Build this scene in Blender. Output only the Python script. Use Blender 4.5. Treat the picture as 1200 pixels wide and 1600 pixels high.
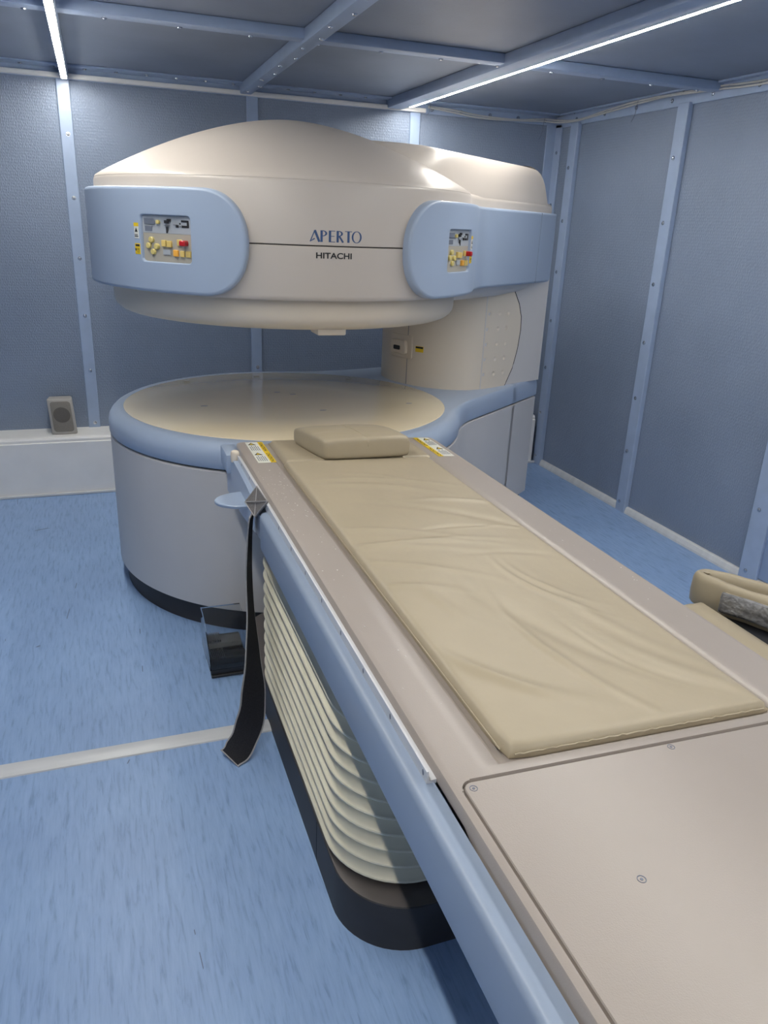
import bpy, bmesh, math, random
from mathutils import Vector, Matrix, noise
random.seed(7)
PI = math.pi
R = math.radians
for o in list(bpy.data.objects):
    bpy.data.objects.remove(o)
SC = bpy.context.scene
COL = SC.collection

# ------------------------------------------------------------------ camera
F_PX, YAW, PITCH, ROLL = 1195.44, R(20.44361), R(20.55587), R(-2.48125)
cy, sy = math.cos(YAW), math.sin(YAW)
fwd = Vector((sy * math.cos(PITCH), cy * math.cos(PITCH), -math.sin(PITCH)))
rgt = Vector((cy, -sy, 0))
dwn = fwd.cross(rgt)
r2 = math.cos(ROLL) * rgt + math.sin(ROLL) * dwn
d2 = -math.sin(ROLL) * rgt + math.cos(ROLL) * dwn
cam = bpy.data.cameras.new('camera')
cam.sensor_fit = 'HORIZONTAL'
cam.sensor_width = 36.0
cam.lens = F_PX / 1200.0 * 36.0
cam.clip_start = 0.02
camo = bpy.data.objects.new('camera', cam)
COL.objects.link(camo)
mw = Matrix.Identity(4)
for i in range(3):
    mw[i][0] = r2[i]
    mw[i][1] = -d2[i]
    mw[i][2] = -fwd[i]
mw[0][3], mw[1][3], mw[2][3] = 0.0, 0.0, 1.58
camo.matrix_world = mw
SC.camera = camo

# ------------------------------------------------------------------ world, exposure
LED_STRENGTH = 102.0
LED_COLOR = (1.0, 0.965, 0.885)
w = bpy.data.worlds.new('world')
SC.world = w
w.use_nodes = True
w.node_tree.nodes['Background'].inputs[0].default_value = (0.6, 0.68, 0.8, 1)
w.node_tree.nodes['Background'].inputs[1].default_value = 0.05
SC.view_settings.view_transform = 'Standard'
SC.view_settings.look = 'None'
SC.view_settings.exposure = 0.0
SC.view_settings.gamma = 1.0
SC.view_settings.use_curve_mapping = False


# ------------------------------------------------------------------ materials
def srgb(r, g, b):
    def f(c):
        c /= 255.0
        return c / 12.92 if c <= 0.04045 else ((c + 0.055) / 1.055) ** 2.4
    return (f(r), f(g), f(b), 1)


MATS = {}


def mat(name, col, rough=0.5, metal=0.0, var=0.0, vscale=8.0, bump=0.0, bscale=200.0, coat=0.0,
        trans=0.0, spec=0.5, emis=0.0, ecol=None, stretch=None, ior=1.45, detail=3.0, bdist=0.002):
    if name in MATS:
        return MATS[name]
    m = bpy.data.materials.new(name)
    m.use_nodes = True
    nt = m.node_tree
    b = nt.nodes['Principled BSDF']
    b.inputs['Base Color'].default_value = col
    b.inputs['Roughness'].default_value = rough
    b.inputs['Metallic'].default_value = metal
    b.inputs['Specular IOR Level'].default_value = spec
    b.inputs['Coat Weight'].default_value = coat
    b.inputs['Coat Roughness'].default_value = 0.08
    b.inputs['Transmission Weight'].default_value = trans
    b.inputs['IOR'].default_value = ior
    if emis:
        b.inputs['Emission Color'].default_value = ecol or col
        b.inputs['Emission Strength'].default_value = emis
    if var or bump:
        tc = nt.nodes.new('ShaderNodeTexCoord')
        mp = nt.nodes.new('ShaderNodeMapping')
        nt.links.new(tc.outputs['Object'], mp.inputs['Vector'])
        if stretch:
            mp.inputs['Scale'].default_value = stretch
    if var:
        n = nt.nodes.new('ShaderNodeTexNoise')
        n.inputs['Scale'].default_value = vscale
        n.inputs['Detail'].default_value = detail
        nt.links.new(mp.outputs['Vector'], n.inputs['Vector'])
        rp = nt.nodes.new('ShaderNodeValToRGB')
        rp.color_ramp.elements[0].position = 0.3
        rp.color_ramp.elements[1].position = 0.7
        rp.color_ramp.elements[0].color = [c * (1 - var) for c in col[:3]] + [1]
        rp.color_ramp.elements[1].color = [min(1, c * (1 + var)) for c in col[:3]] + [1]
        nt.links.new(n.outputs['Fac'], rp.inputs['Fac'])
        nt.links.new(rp.outputs['Color'], b.inputs['Base Color'])
    if bump:
        n2 = nt.nodes.new('ShaderNodeTexNoise')
        n2.inputs['Scale'].default_value = bscale
        n2.inputs['Detail'].default_value = 2.0
        nt.links.new(mp.outputs['Vector'], n2.inputs['Vector'])
        bp = nt.nodes.new('ShaderNodeBump')
        bp.inputs['Strength'].default_value = bump
        bp.inputs['Distance'].default_value = bdist
        nt.links.new(n2.outputs['Fac'], bp.inputs['Height'])
        nt.links.new(bp.outputs['Normal'], b.inputs['Normal'])
    MATS[name] = m
    return m


WALL_A = (0.215, 0.268, 0.365, 1)
WALL_B = (0.255, 0.312, 0.42, 1)


def wall_material():
    """embossed blue-grey vinyl: fine staggered dimples plus faint patches of wear"""
    m = bpy.data.materials.new('wall_vinyl')
    m.use_nodes = True
    nt = m.node_tree
    b = nt.nodes['Principled BSDF']
    b.inputs['Roughness'].default_value = 0.42
    tc = nt.nodes.new('ShaderNodeTexCoord')
    vo = nt.nodes.new('ShaderNodeTexVoronoi')
    mp = nt.nodes.new('ShaderNodeMapping')
    mp.inputs['Scale'].default_value = (1.6, 1.6, 0.7)
    nt.links.new(tc.outputs['Object'], mp.inputs['Vector'])
    nt.links.new(mp.outputs['Vector'], vo.inputs['Vector'])
    vo.inputs['Scale'].default_value = 95.0
    vo.inputs['Randomness'].default_value = 0.45
    bp = nt.nodes.new('ShaderNodeBump')
    bp.inputs['Strength'].default_value = 0.6
    bp.inputs['Distance'].default_value = 0.005
    nt.links.new(vo.outputs['Distance'], bp.inputs['Height'])
    nt.links.new(bp.outputs['Normal'], b.inputs['Normal'])
    n = nt.nodes.new('ShaderNodeTexNoise')
    n.inputs['Scale'].default_value = 2.2
    n.inputs['Detail'].default_value = 5.0
    nt.links.new(tc.outputs['Object'], n.inputs['Vector'])
    rp = nt.nodes.new('ShaderNodeValToRGB')
    rp.color_ramp.elements[0].position = 0.3
    rp.color_ramp.elements[1].position = 0.75
    rp.color_ramp.elements[0].color = WALL_A
    rp.color_ramp.elements[1].color = WALL_B
    nt.links.new(n.outputs['Fac'], rp.inputs['Fac'])
    nt.links.new(rp.outputs['Color'], b.inputs['Base Color'])
    return m


M_WALL = wall_material()


def floor_material():
    """blue sheet vinyl with short streaks that run along the room, and a few scuffs"""
    m = bpy.data.materials.new('floor_vinyl')
    m.use_nodes = True
    nt = m.node_tree
    b = nt.nodes['Principled BSDF']
    b.inputs['Roughness'].default_value = 0.42
    tc = nt.nodes.new('ShaderNodeTexCoord')
    mp = nt.nodes.new('ShaderNodeMapping')
    mp.inputs['Scale'].default_value = (1.0, 0.11, 1.0)
    nt.links.new(tc.outputs['Object'], mp.inputs['Vector'])
    n1 = nt.nodes.new('ShaderNodeTexNoise')
    n1.inputs['Scale'].default_value = 85.0
    n1.inputs['Detail'].default_value = 4.0
    n1.inputs['Roughness'].default_value = 0.62
    n1.inputs['Distortion'].default_value = 0.4
    nt.links.new(mp.outputs['Vector'], n1.inputs['Vector'])
    rp = nt.nodes.new('ShaderNodeValToRGB')
    e = rp.color_ramp.elements
    e[0].position, e[1].position = 0.30, 0.68
    e[0].color = (0.205, 0.325, 0.56, 1)
    e[1].color = (0.325, 0.48, 0.745, 1)
    k = e.new(0.46)
    k.color = (0.282, 0.43, 0.695, 1)
    nt.links.new(n1.outputs['Fac'], rp.inputs['Fac'])
    n2 = nt.nodes.new('ShaderNodeTexNoise')
    n2.inputs['Scale'].default_value = 2.5
    n2.inputs['Detail'].default_value = 4.0
    nt.links.new(tc.outputs['Object'], n2.inputs['Vector'])
    mx = nt.nodes.new('ShaderNodeMixRGB')
    mx.blend_type = 'MULTIPLY'
    rp2 = nt.nodes.new('ShaderNodeValToRGB')
    rp2.color_ramp.elements[0].position = 0.3
    rp2.color_ramp.elements[1].position = 0.7
    rp2.color_ramp.elements[0].color = (0.88, 0.88, 0.9, 1)
    rp2.color_ramp.elements[1].color = (1, 1, 1, 1)
    nt.links.new(n2.outputs['Fac'], rp2.inputs['Fac'])
    mx.inputs[0].default_value = 1.0
    nt.links.new(rp.outputs['Color'], mx.inputs[1])
    nt.links.new(rp2.outputs['Color'], mx.inputs[2])
    # thin dark scratches
    mp3 = nt.nodes.new('ShaderNodeMapping')
    mp3.inputs['Scale'].default_value = (1.0, 0.25, 1.0)
    mp3.inputs['Rotation'].default_value = (0, 0, 0.35)
    nt.links.new(tc.outputs['Object'], mp3.inputs['Vector'])
    vo = nt.nodes.new('ShaderNodeTexVoronoi')
    vo.feature = 'DISTANCE_TO_EDGE'
    vo.inputs['Scale'].default_value = 3.0
    nt.links.new(mp3.outputs['Vector'], vo.inputs['Vector'])
    lt = nt.nodes.new('ShaderNodeMath')
    lt.operation = 'LESS_THAN'
    lt.inputs[1].default_value = 0.003
    nt.links.new(vo.outputs['Distance'], lt.inputs[0])
    n4 = nt.nodes.new('ShaderNodeTexNoise')
    n4.inputs['Scale'].default_value = 6.0
    nt.links.new(tc.outputs['Object'], n4.inputs['Vector'])
    gt = nt.nodes.new('ShaderNodeMath')
    gt.operation = 'GREATER_THAN'
    gt.inputs[1].default_value = 0.63
    nt.links.new(n4.outputs['Fac'], gt.inputs[0])
    mu = nt.nodes.new('ShaderNodeMath')
    mu.operation = 'MULTIPLY'
    nt.links.new(lt.outputs[0], mu.inputs[0])
    nt.links.new(gt.outputs[0], mu.inputs[1])
    m2 = nt.nodes.new('ShaderNodeMixRGB')
    nt.links.new(mu.outputs[0], m2.inputs[0])
    nt.links.new(mx.outputs[0], m2.inputs[1])
    m2.inputs[2].default_value = (0.12, 0.17, 0.3, 1)
    nt.links.new(m2.outputs[0], b.inputs['Base Color'])
    bp = nt.nodes.new('ShaderNodeBump')
    bp.inputs['Strength'].default_value = 0.12
    bp.inputs['Distance'].default_value = 0.002
    nt.links.new(n1.outputs['Fac'], bp.inputs['Height'])
    nt.links.new(bp.outputs['Normal'], b.inputs['Normal'])
    return m


M_FLOOR = floor_material()
M_CEIL = mat('ceiling_vinyl', (0.225, 0.265, 0.345, 1), 0.42, var=0.1, vscale=3, bump=0.25, bscale=160)
M_STRIP = mat('strip_blue_paint', (0.35, 0.44, 0.61, 1), 0.32, var=0.04, vscale=14)
M_WHITE = mat('white_plastic', (0.86, 0.85, 0.83, 1), 0.4, var=0.03, vscale=6)
M_ALU = mat('aluminium_trim', (0.66, 0.67, 0.68, 1), 0.35, 0.0, var=0.06, vscale=10, stretch=(0.3, 3, 1))
M_CHROME = mat('bolt_steel', (0.62, 0.64, 0.68, 1), 0.25, 1.0, var=0.05)
M_BEIGE = mat('cover_beige', (0.56, 0.508, 0.458, 1), 0.36, var=0.012, vscale=3, coat=0.0)
M_BEIGE2 = mat('pole_beige', (0.70, 0.62, 0.515, 1), 0.4, var=0.012, vscale=3)
M_GREYC = mat('cover_grey', (0.60, 0.58, 0.57, 1), 0.42, var=0.02, vscale=4, bump=0.12, bscale=420)
M_BLUE = mat('cover_blue', (0.355, 0.435, 0.57, 1), 0.34, var=0.012, vscale=3, coat=0.05)
M_BEAM = mat('beam_blue', (0.285, 0.35, 0.46, 1), 0.34, var=0.012, vscale=3)
M_DISC = mat('pole_disc_cream', (0.86, 0.75, 0.54, 1), 0.12, var=0.02, vscale=4, coat=0.6)
M_DARK = mat('kick_dark', (0.042, 0.041, 0.044, 1), 0.55, var=0.1, vscale=10, spec=0.35)
M_GAP = mat('gap_black', (0.008, 0.008, 0.01, 1), 0.6, var=0.05)
M_TABLE = mat('table_taupe', (0.365, 0.322, 0.29, 1), 0.30, var=0.02, vscale=5, bump=0.12, bscale=520, spec=0.6)
M_RAIL = mat('rail_pale', (0.60, 0.61, 0.64, 1), 0.35, var=0.03)
M_VINYL = mat('cream_vinyl', (0.405, 0.345, 0.245, 1), 0.42, var=0.035, vscale=6, bump=0.25, bscale=40)
M_BELLOW = mat('bellows_cream', (0.70, 0.655, 0.51, 1), 0.4, var=0.06, vscale=9)
M_BASE = mat('base_brown_grey', (0.115, 0.10, 0.093, 1), 0.38, var=0.1, vscale=8)
M_CHASSIS = mat('chassis_dark', (0.02, 0.024, 0.035, 1), 0.6, var=0.1)
M_STRAP = mat('strap_loop', (0.016, 0.016, 0.02, 1), 0.9, var=0.3, vscale=300, bump=0.5, bscale=700)
M_STRAPG = mat('strap_grey_web', (0.15, 0.14, 0.135, 1), 0.75, var=0.2, vscale=200, bump=0.5, bscale=500)
M_STRAPE = mat('strap_edge', (0.35, 0.34, 0.34, 1), 0.7, var=0.1, vscale=80)
M_YEL = mat('label_yellow', (0.80, 0.56, 0.02, 1), 0.45, var=0.03)
M_LWHITE = mat('label_white', (0.72, 0.72, 0.66, 1), 0.45, var=0.03)
M_INK = mat('ink_black', (0.02, 0.02, 0.022, 1), 0.5, var=0.05)
M_INKB = mat('ink_blue', (0.045, 0.09, 0.21, 1), 0.45, var=0.05)
M_INKG = mat('ink_grey', (0.16, 0.18, 0.23, 1), 0.5, var=0.05)
M_BTN = mat('button_yellow', (0.70, 0.52, 0.17, 1), 0.4, var=0.05)
M_BTNR = mat('button_round_yellow', (0.66, 0.55, 0.20, 1), 0.4, var=0.05)
M_BTNO = mat('button_orange', (0.85, 0.42, 0.06, 1), 0.4, var=0.05)
M_RED = mat('button_red', (0.48, 0.012, 0.02, 1), 0.3, var=0.05)
M_PLATEU = mat('panel_plate_blue_grey', (0.40, 0.43, 0.47, 1), 0.4, var=0.03)
M_PLATEL = mat('panel_plate_beige', (0.42, 0.39, 0.33, 1), 0.4, var=0.03)
M_CLEAR = mat('clear_acrylic', (0.92, 0.94, 0.95, 1), 0.04, trans=1.0, ior=1.25, var=0.0)
M_FILM = mat('plastic_film', (0.20, 0.20, 0.205, 1), 0.1, var=0.5, vscale=22, bump=1.0, bscale=34, coat=1.0, bdist=0.02)
M_PEDAL = mat('pedal_black', (0.03, 0.031, 0.034, 1), 0.28, var=0.1, vscale=20)
M_PEDALG = mat('pedal_grey', (0.22, 0.215, 0.205, 1), 0.28, var=0.1, vscale=20)
M_SPK = mat('speaker_grey', (0.42, 0.40, 0.375, 1), 0.5, var=0.03)
M_GRILLE = mat('speaker_grille', (0.235, 0.215, 0.19, 1), 0.7, var=0.15, vscale=400, bump=0.4, bscale=500)
M_GRILLED = mat('speaker_driver_dark', (0.13, 0.118, 0.105, 1), 0.7, var=0.15, vscale=400, bump=0.4, bscale=500)  # darker brown-grey of the round driver cover
M_CABLE = mat('cable_white', (0.60, 0.60, 0.58, 1), 0.45, var=0.05)
M_BENCH = mat('bench_grey_green', (0.20, 0.215, 0.20, 1), 0.5, var=0.06)
M_BENCHD = mat('bench_top_dark', (0.02, 0.022, 0.028, 1), 0.6, var=0.1)
M_LED = mat('led_diffuser', (1, 1, 1, 1), 0.4, emis=LED_STRENGTH, ecol=(*LED_COLOR, 1))
M_DROP = mat('water_drop', (0.72, 0.70, 0.67, 1), 0.1, var=0.05, coat=0.6)

# ------------------------------------------------------------------ object helpers
INV = {}     # object -> inverse of its world matrix, so builders may work in world coordinates


def link(o):
    COL.objects.link(o)
    return o


def meta(o, label=None, cat=None, group=None, kind=None):
    if label:
        o['label'] = label
    if cat:
        o['category'] = cat
    if group:
        o['group'] = group
    if kind:
        o['kind'] = kind
    return o


def thing(name, label, cat, loc=(0, 0, 0), rz=0.0, group=None):
    o = link(bpy.data.objects.new(name, None))
    o.empty_display_size = 0.1
    o.location = loc
    o.rotation_euler = (0, 0, rz)
    INV[o] = (Matrix.Translation(loc) @ Matrix.Rotation(rz, 4, 'Z')).inverted()
    return meta(o, label, cat, group)


def obj(name, bm, m, parent=None, smooth=35, local=False, kind=None, label=None):
    """link bm as one mesh; bm is in world coordinates unless local"""
    inv = INV.get(parent) if parent is not None else None
    if inv is not None and not local:
        bmesh.ops.transform(bm, matrix=inv, verts=bm.verts)
    bmesh.ops.recalc_face_normals(bm, faces=bm.faces)
    me = bpy.data.meshes.new(name)
    bm.to_mesh(me)
    bm.free()
    for mm in (m if isinstance(m, (list, tuple)) else [m]):
        me.materials.append(mm)
    if smooth:
        for p in me.polygons:
            p.use_smooth = True
        me.set_sharp_from_angle(angle=R(smooth))
    o = link(bpy.data.objects.new(name, me))
    if parent is not None:
        o.parent = parent
        INV[o] = inv
    if kind:
        o['kind'] = kind
    if label:
        o['label'] = label
    return o


def B():
    return bmesh.new()


def box(bm, x0, x1, y0, y1, z0, z1, bev=0.0, seg=2, mi=0):
    vs = [bm.verts.new((x, y, z)) for x in (x0, x1) for y in (y0, y1) for z in (z0, z1)]
    q = [(0, 1, 3, 2), (4, 6, 7, 5), (0, 4, 5, 1), (2, 3, 7, 6), (0, 2, 6, 4), (1, 5, 7, 3)]
    fs = [bm.faces.new([vs[i] for i in f]) for f in q]
    for f in fs:
        f.material_index = mi
    if bev:
        es = list({e for f in fs for e in f.edges})
        bmesh.ops.bevel(bm, geom=es, offset=bev, segments=seg, affect='EDGES', profile=0.5)
    return vs


def loft(bm, rings, cap0=True, cap1=True, closed=True, mi=0):
    vr = [[bm.verts.new(p) for p in r] for r in rings]
    n = len(vr[0])
    for a, b in zip(vr, vr[1:]):
        for i in range(n if closed else n - 1):
            j = (i + 1) % n
            f = bm.faces.new((a[i], a[j], b[j], b[i]))
            f.material_index = mi
    if cap0:
        bm.faces.new(list(reversed(vr[0]))).material_index = mi
    if cap1:
        bm.faces.new(vr[-1]).material_index = mi
    return vr


def lathe(bm, prof, cx, cyy, seg=96, mi=0):
    rings = []
    for r, z in prof:
        rings.append([(cx + max(r, 1e-4) * math.cos(2 * PI * i / seg), cyy + max(r, 1e-4) * math.sin(2 * PI * i / seg), z)
                      for i in range(seg)])
    loft(bm, rings, mi=mi)


def tube(bm, pts, r, n=8, mi=0):
    pts = [Vector(p) for p in pts]
    rings = []
    up0 = Vector((0, 0, 1))
    for i, p in enumerate(pts):
        t = (pts[min(i + 1, len(pts) - 1)] - pts[max(i - 1, 0)]).normalized()
        up = up0 if abs(t.dot(up0)) < 0.95 else Vector((1, 0, 0))
        a = t.cross(up).normalized()
        b = a.cross(t)
        rings.append([p + r * (math.cos(2 * PI * k / n) * a + math.sin(2 * PI * k / n) * b) for k in range(n)])
    loft(bm, rings, mi=mi)


def catmull(pts, n=8):
    pts = [Vector(p) for p in pts]
    out = []
    for i in range(len(pts) - 1):
        p0, p1, p2, p3 = pts[max(i - 1, 0)], pts[i], pts[i + 1], pts[min(i + 2, len(pts) - 1)]
        for k in range(n):
            t = k / n
            out.append(0.5 * ((2 * p1) + (p2 - p0) * t + (2 * p0 - 5 * p1 + 4 * p2 - p3) * t * t
                              + (3 * p1 - p0 - 3 * p2 + p3) * t ** 3))
    out.append(pts[-1])
    return out


def bolt(bm, c, nrm, r=0.0085, h=0.005, n=8):
    """a low domed bolt head on a washer"""
    c, nrm = Vector(c), Vector(nrm).normalized()
    t = nrm.orthogonal().normalized()
    b = nrm.cross(t)
    rings = []
    for rr, hh in ((r * 1.35, 0), (r * 1.35, h * 0.3), (r, h * 0.3), (r * 0.9, h), (r * 0.4, h * 1.25)):
        rings.append([c + nrm * hh + rr * (math.cos(2 * PI * k / n) * t + math.sin(2 * PI * k / n) * b) for k in range(n)])
    loft(bm, rings)


def rrect(x0, x1, y0, y1, r, n=8, ccw=True):
    pts = []
    for cx, cyy, a0 in ((x1 - r, y0 + r, -90), (x1 - r, y1 - r, 0), (x0 + r, y1 - r, 90), (x0 + r, y0 + r, 180)):
        for k in range(n + 1):
            a = R(a0 + 90.0 * k / n)
            pts.append((cx + r * math.cos(a), cyy + r * math.sin(a)))
    return pts


def offset(poly, d, closed=True):
    """offset a CCW polyline outwards by d"""
    n = len(poly)
    out = []
    for i in range(n):
        p0 = Vector(poly[i - 1] if (closed or i > 0) else poly[i])
        p1 = Vector(poly[i])
        p2 = Vector(poly[(i + 1) % n] if (closed or i < n - 1) else poly[i])
        a, b = (p1 - p0), (p2 - p1)
        na = Vector((a.y, -a.x)).normalized() if a.length > 1e-9 else None
        nb = Vector((b.y, -b.x)).normalized() if b.length > 1e-9 else None
        if na is None:
            na = nb
        if nb is None:
            nb = na
        m = (na + nb)
        m = m / max(0.35, (1 + na.dot(nb)))
        out.append((p1.x + m.x * d, p1.y + m.y * d))
    return out


def at_z(poly, z):
    return [(x, y, z) for x, y in poly]


def densify(poly, step, closed=True):
    out = []
    n = len(poly)
    for i in range(n if closed else n - 1):
        a, b = Vector(poly[i]), Vector(poly[(i + 1) % n])
        k = max(1, int((b - a).length / step))
        for j in range(k):
            p = a.lerp(b, j / k)
            out.append((p.x, p.y))
    if not closed:
        out.append(tuple(poly[-1]))
    return out


# ------------------------------------------------------------------ room shell
XL, XR, YF, YB, ZC = -1.16, 2.918, -3.00, 4.896, 2.29


def struct(name, bm, m, smooth=0):
    return obj(name, bm, m, smooth=smooth, kind='structure')


bm = B()
box(bm, XL - .1, XR + .1, YF - .1, YB + .1, -0.08, 0)
floor = struct('floor', bm, M_FLOOR)
INV[floor] = Matrix.Identity(4)
bm = B()
box(bm, XL - .1, XR + .1, YF - .1, YB + .1, ZC + 0.012, ZC + 0.1)
ceiling = struct('ceiling', bm, M_GAP)
INV[ceiling] = Matrix.Identity(4)
walls = {}
for nm, (a, b, c, d) in dict(wall_back=(XL - .1, XR + .1, YB + .012, YB + .1), wall_right=(XR + .012, XR + .1, YF - .1, YB + .1),
                             wall_left=(XL - .1, XL - .012, YF - .1, YB + .1), wall_front=(XL - .1, XR + .1, YF - .1, YF - .012)).items():
    bm = B()
    box(bm, a, b, c, d, 0, ZC + .1)
    walls[nm] = struct(nm, bm, M_GAP)
    INV[walls[nm]] = Matrix.Identity(4)
SX = [-0.092, 0.912, 1.915]                        # strips on the back and front walls
SY = [4.635, 3.63, 2.60, 1.60, 0.60, -0.40, -1.40, -2.40]  # strips on the side walls


def cuts(lo, hi, ms):
    e = [lo] + sorted(m for m in ms if lo < m < hi) + [hi]
    return list(zip(e, e[1:]))


g = 0.002
for a, b in cuts(XL, XR, SX):
    for nm, y0, y1 in (('wall_back', YB, YB + .012), ('wall_front', YF - .012, YF)):
        bm = B()
        box(bm, a + g, b - g, y0, y1, 0.0, ZC, 0.0015, 1)
        obj('wall_panel', bm, M_WALL, walls[nm], 0)
for a, b in cuts(YF, YB, SY):
    for nm, x0, x1 in (('wall_right', XR, XR + .012), ('wall_left', XL - .012, XL)):
        bm = B()
        box(bm, x0, x1, a + g, b - g, 0.0, ZC, 0.0015, 1)
        obj('wall_panel', bm, M_WALL, walls[nm], 0)
CBX = [-0.08, 0.872, 1.775]                        # beams along the room
CBY = [3.415, 1.90, 0.40, -1.10]                          # beams across the room
for a, b in cuts(XL, XR, CBX):
    for c, d in cuts(YF, YB, CBY):
        bm = B()
        box(bm, a + g, b - g, c + g, d - g, ZC, ZC + .012, 0.0015, 1)
        obj('ceiling_panel', bm, M_CEIL, ceiling, 0)

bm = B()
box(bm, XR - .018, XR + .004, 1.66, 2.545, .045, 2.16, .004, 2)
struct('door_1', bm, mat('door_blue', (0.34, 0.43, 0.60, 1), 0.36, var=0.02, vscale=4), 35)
TRIM = [0]


def trim(bm, m=None, smooth=35):
    TRIM[0] += 1
    o = struct('trim_%d' % TRIM[0], bm, m or M_STRIP, smooth)
    INV[o] = Matrix.Identity(4)
    return o


def bolts_on(parent, pts, nrm, r=0.0085):
    b_ = B()
    for p in pts:
        bolt(b_, p, nrm, r)
    obj('bolts', b_, M_CHROME, parent, 40, kind='stuff')


ZS = [0.06 + 0.318 * i for i in range(8)]
for x in SX:                                        # hat strips on the back wall
    bm = B()
    box(bm, x - .033, x + .033, YB - .014, YB, 0.0, 2.235, .003, 1)
    t = trim(bm)
    bolts_on(t, [(x + .004, YB - .014, z) for z in ZS[1:]], (0, -1, 0))
    bm = B()
    box(bm, x - .033, x + .033, YF, YF + .014, 0.0, 2.235, .003, 1)
    trim(bm)
for y in SY:                                        # deeper hat strips on the side walls
    bm = B()
    wdt = 0.042 if y != 2.60 else 0.055
    box(bm, XR - .032, XR, y - wdt, y + wdt, 0.0, 2.225, .003, 1)
    t = trim(bm)
    bolts_on(t, [(XR - .032, y + .012, z) for z in ZS], (-1, 0, 0))
    bm = B()
    box(bm, XL, XL + .032, y - wdt, y + wdt, 0.0, 2.225, .003, 1)
    trim(bm)
# corner angle in the far right corner
bm = B()
box(bm, XR - .075, XR - .006, YB - .012, YB, 0, 2.235, .002, 1)
box(bm, XR - .012, XR, YB - .085, YB, 0, 2.235, .002, 1)
t = trim(bm)
bolts_on(t, [(XR - .012, YB - .05, z + .1) for z in ZS], (-1, 0, 0))
# angles between walls and ceiling
bm = B()
box(bm, XL, XR, YB - .11, YB, ZC - .010, ZC, .002, 1)
box(bm, XL, XR, YB - .012, YB, ZC - .06, ZC, .002, 1)
t = trim(bm)
bolts_on(t, [(XL + .1 + .155 * i, YB - .06, ZC - .010) for i in range(19)], (0, 0, -1), .009)
bolts_on(t, [(2.02 + .2 * i, YB - .012, ZC - .035) for i in range(5)], (0, -1, 0), .009)
bm = B()
box(bm, XR - .012, XR, YF, YB, ZC - .075, ZC, .002, 1)
box(bm, XR - .05, XR, YF, YB, ZC - .010, ZC, .002, 1)
t = trim(bm)
bolts_on(t, [(XR - .012, YB - .25 - .3 * i, ZC - .042) for i in range(25)], (-1, 0, 0), .009)
bm = B()
box(bm, XL, XL + .012, YF, YB, ZC - .075, ZC, .002, 1)
trim(bm)
bm = B()
box(bm, XL, XR, YF, YF + .012, ZC - .06, ZC, .002, 1)
trim(bm)
# white conduit along the top of the back wall, ending at the right lamp
bm = B()
box(bm, XL, 1.975, YB - .034, YB - .0, 2.232, 2.256, .004, 2)
trim(bm, M_WHITE)
# ceiling beams across the room
for y in CBY:
    bm = B()
    box(bm, XL, XR - .012, y - .036, y + .036, ZC - .040, ZC, .006, 2)
    t = trim(bm)
    bolts_on(t, [(XL + .18 + .27 * i, y + .022, ZC - .040) for i in range(15)], (0, 0, -1))
# ceiling beams along the room
for k, x in enumerate(CBX):
    bm = B()
    wd = (.020, .032, .052)[k]
    box(bm, x - wd, x + wd, YF, YB - .012, ZC - .052, ZC, .006, 2)
    t = trim(bm)
    if k == 1:
        bolts_on(t, [(x + (.012 if i % 2 else -.012), 4.75 - .21 * i, ZC - .052) for i in range(36)], (0, 0, -1))
# LED light strips
for k, (x, lab) in enumerate(((-0.080, 'white LED strip light on the ceiling above the left wall panels'),
                              (1.845, 'white LED strip light running along the ceiling beam to the right of the scanner'))):
    zt = ZC - .052 if k == 0 else ZC - .028
    t = thing('led_light', lab, 'light', (x, 2.0, zt))
    bm = B()
    box(bm, x - .016, x + .016, YF + .1, YB - .045, zt - .014, zt - .0, .001, 1)
    obj('housing', bm, M_ALU, t, 0)
    bm = B()
    box(bm, x - .0125, x + .0125, YF + .11, YB - .10, zt - .018, zt - .012, .002, 2)
    obj('diffuser', bm, M_LED, t, 35)
    if k == 1:
        bm = B()
        box(bm, x - .016, x + .016, YF + .1, YB - .05, zt, ZC, 0)
        obj('mounting_bar', bm, M_STRIP, t, 0)
# skirting along the right wall, white trunking along the back wall, threshold strip on the floor
bm = B()
prof = [(0, 0), (-.026, 0), (-.026, .012), (-.018, .034), (-.012, .04), (0, .04)]
loft(bm, [[(XR + a, y, z) for a, z in prof] for y in (YF, 4.66)])
struct('baseboard_right', bm, M_ALU)
bm = B()
prof = [(YB, 0), (4.668, 0), (4.668, .318), (4.676, .322), (4.676, .336), (4.682, .346), (4.70, .350), (YB, .350)]
loft(bm, [[(x, y, z) for y, z in prof] for x in (XL, 2.865)])
struct('baseboard_back', bm, M_WHITE)
bm = B()
box(bm, XL, 2.89, 4.652, 4.668, 0, .016, .003, 1)
trim(bm, M_ALU)
bm = B()
prof = [(2.092, 0), (2.094, .004), (2.108, .0075), (2.124, .0085), (2.140, .0075), (2.156, .004), (2.158, 0)]
loft(bm, [[(x, y, z) for y, z in prof] for x in (XL, .455)])
trim(bm, M_ALU)

# ------------------------------------------------------------------ MRI gantry
GA = R(25.0)
GX, GY = 0.794, 3.47
gantry = thing('mri_scanner', 'large beige and blue open MRI scanner with round pole discs in the far corner', 'scanner', (GX, GY, 0), GA)
# local frame: x towards the post, y left of it; near side is y < 0


def side_v(u):
    return 0.500 - 0.218 * (u - 0.62)


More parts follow.
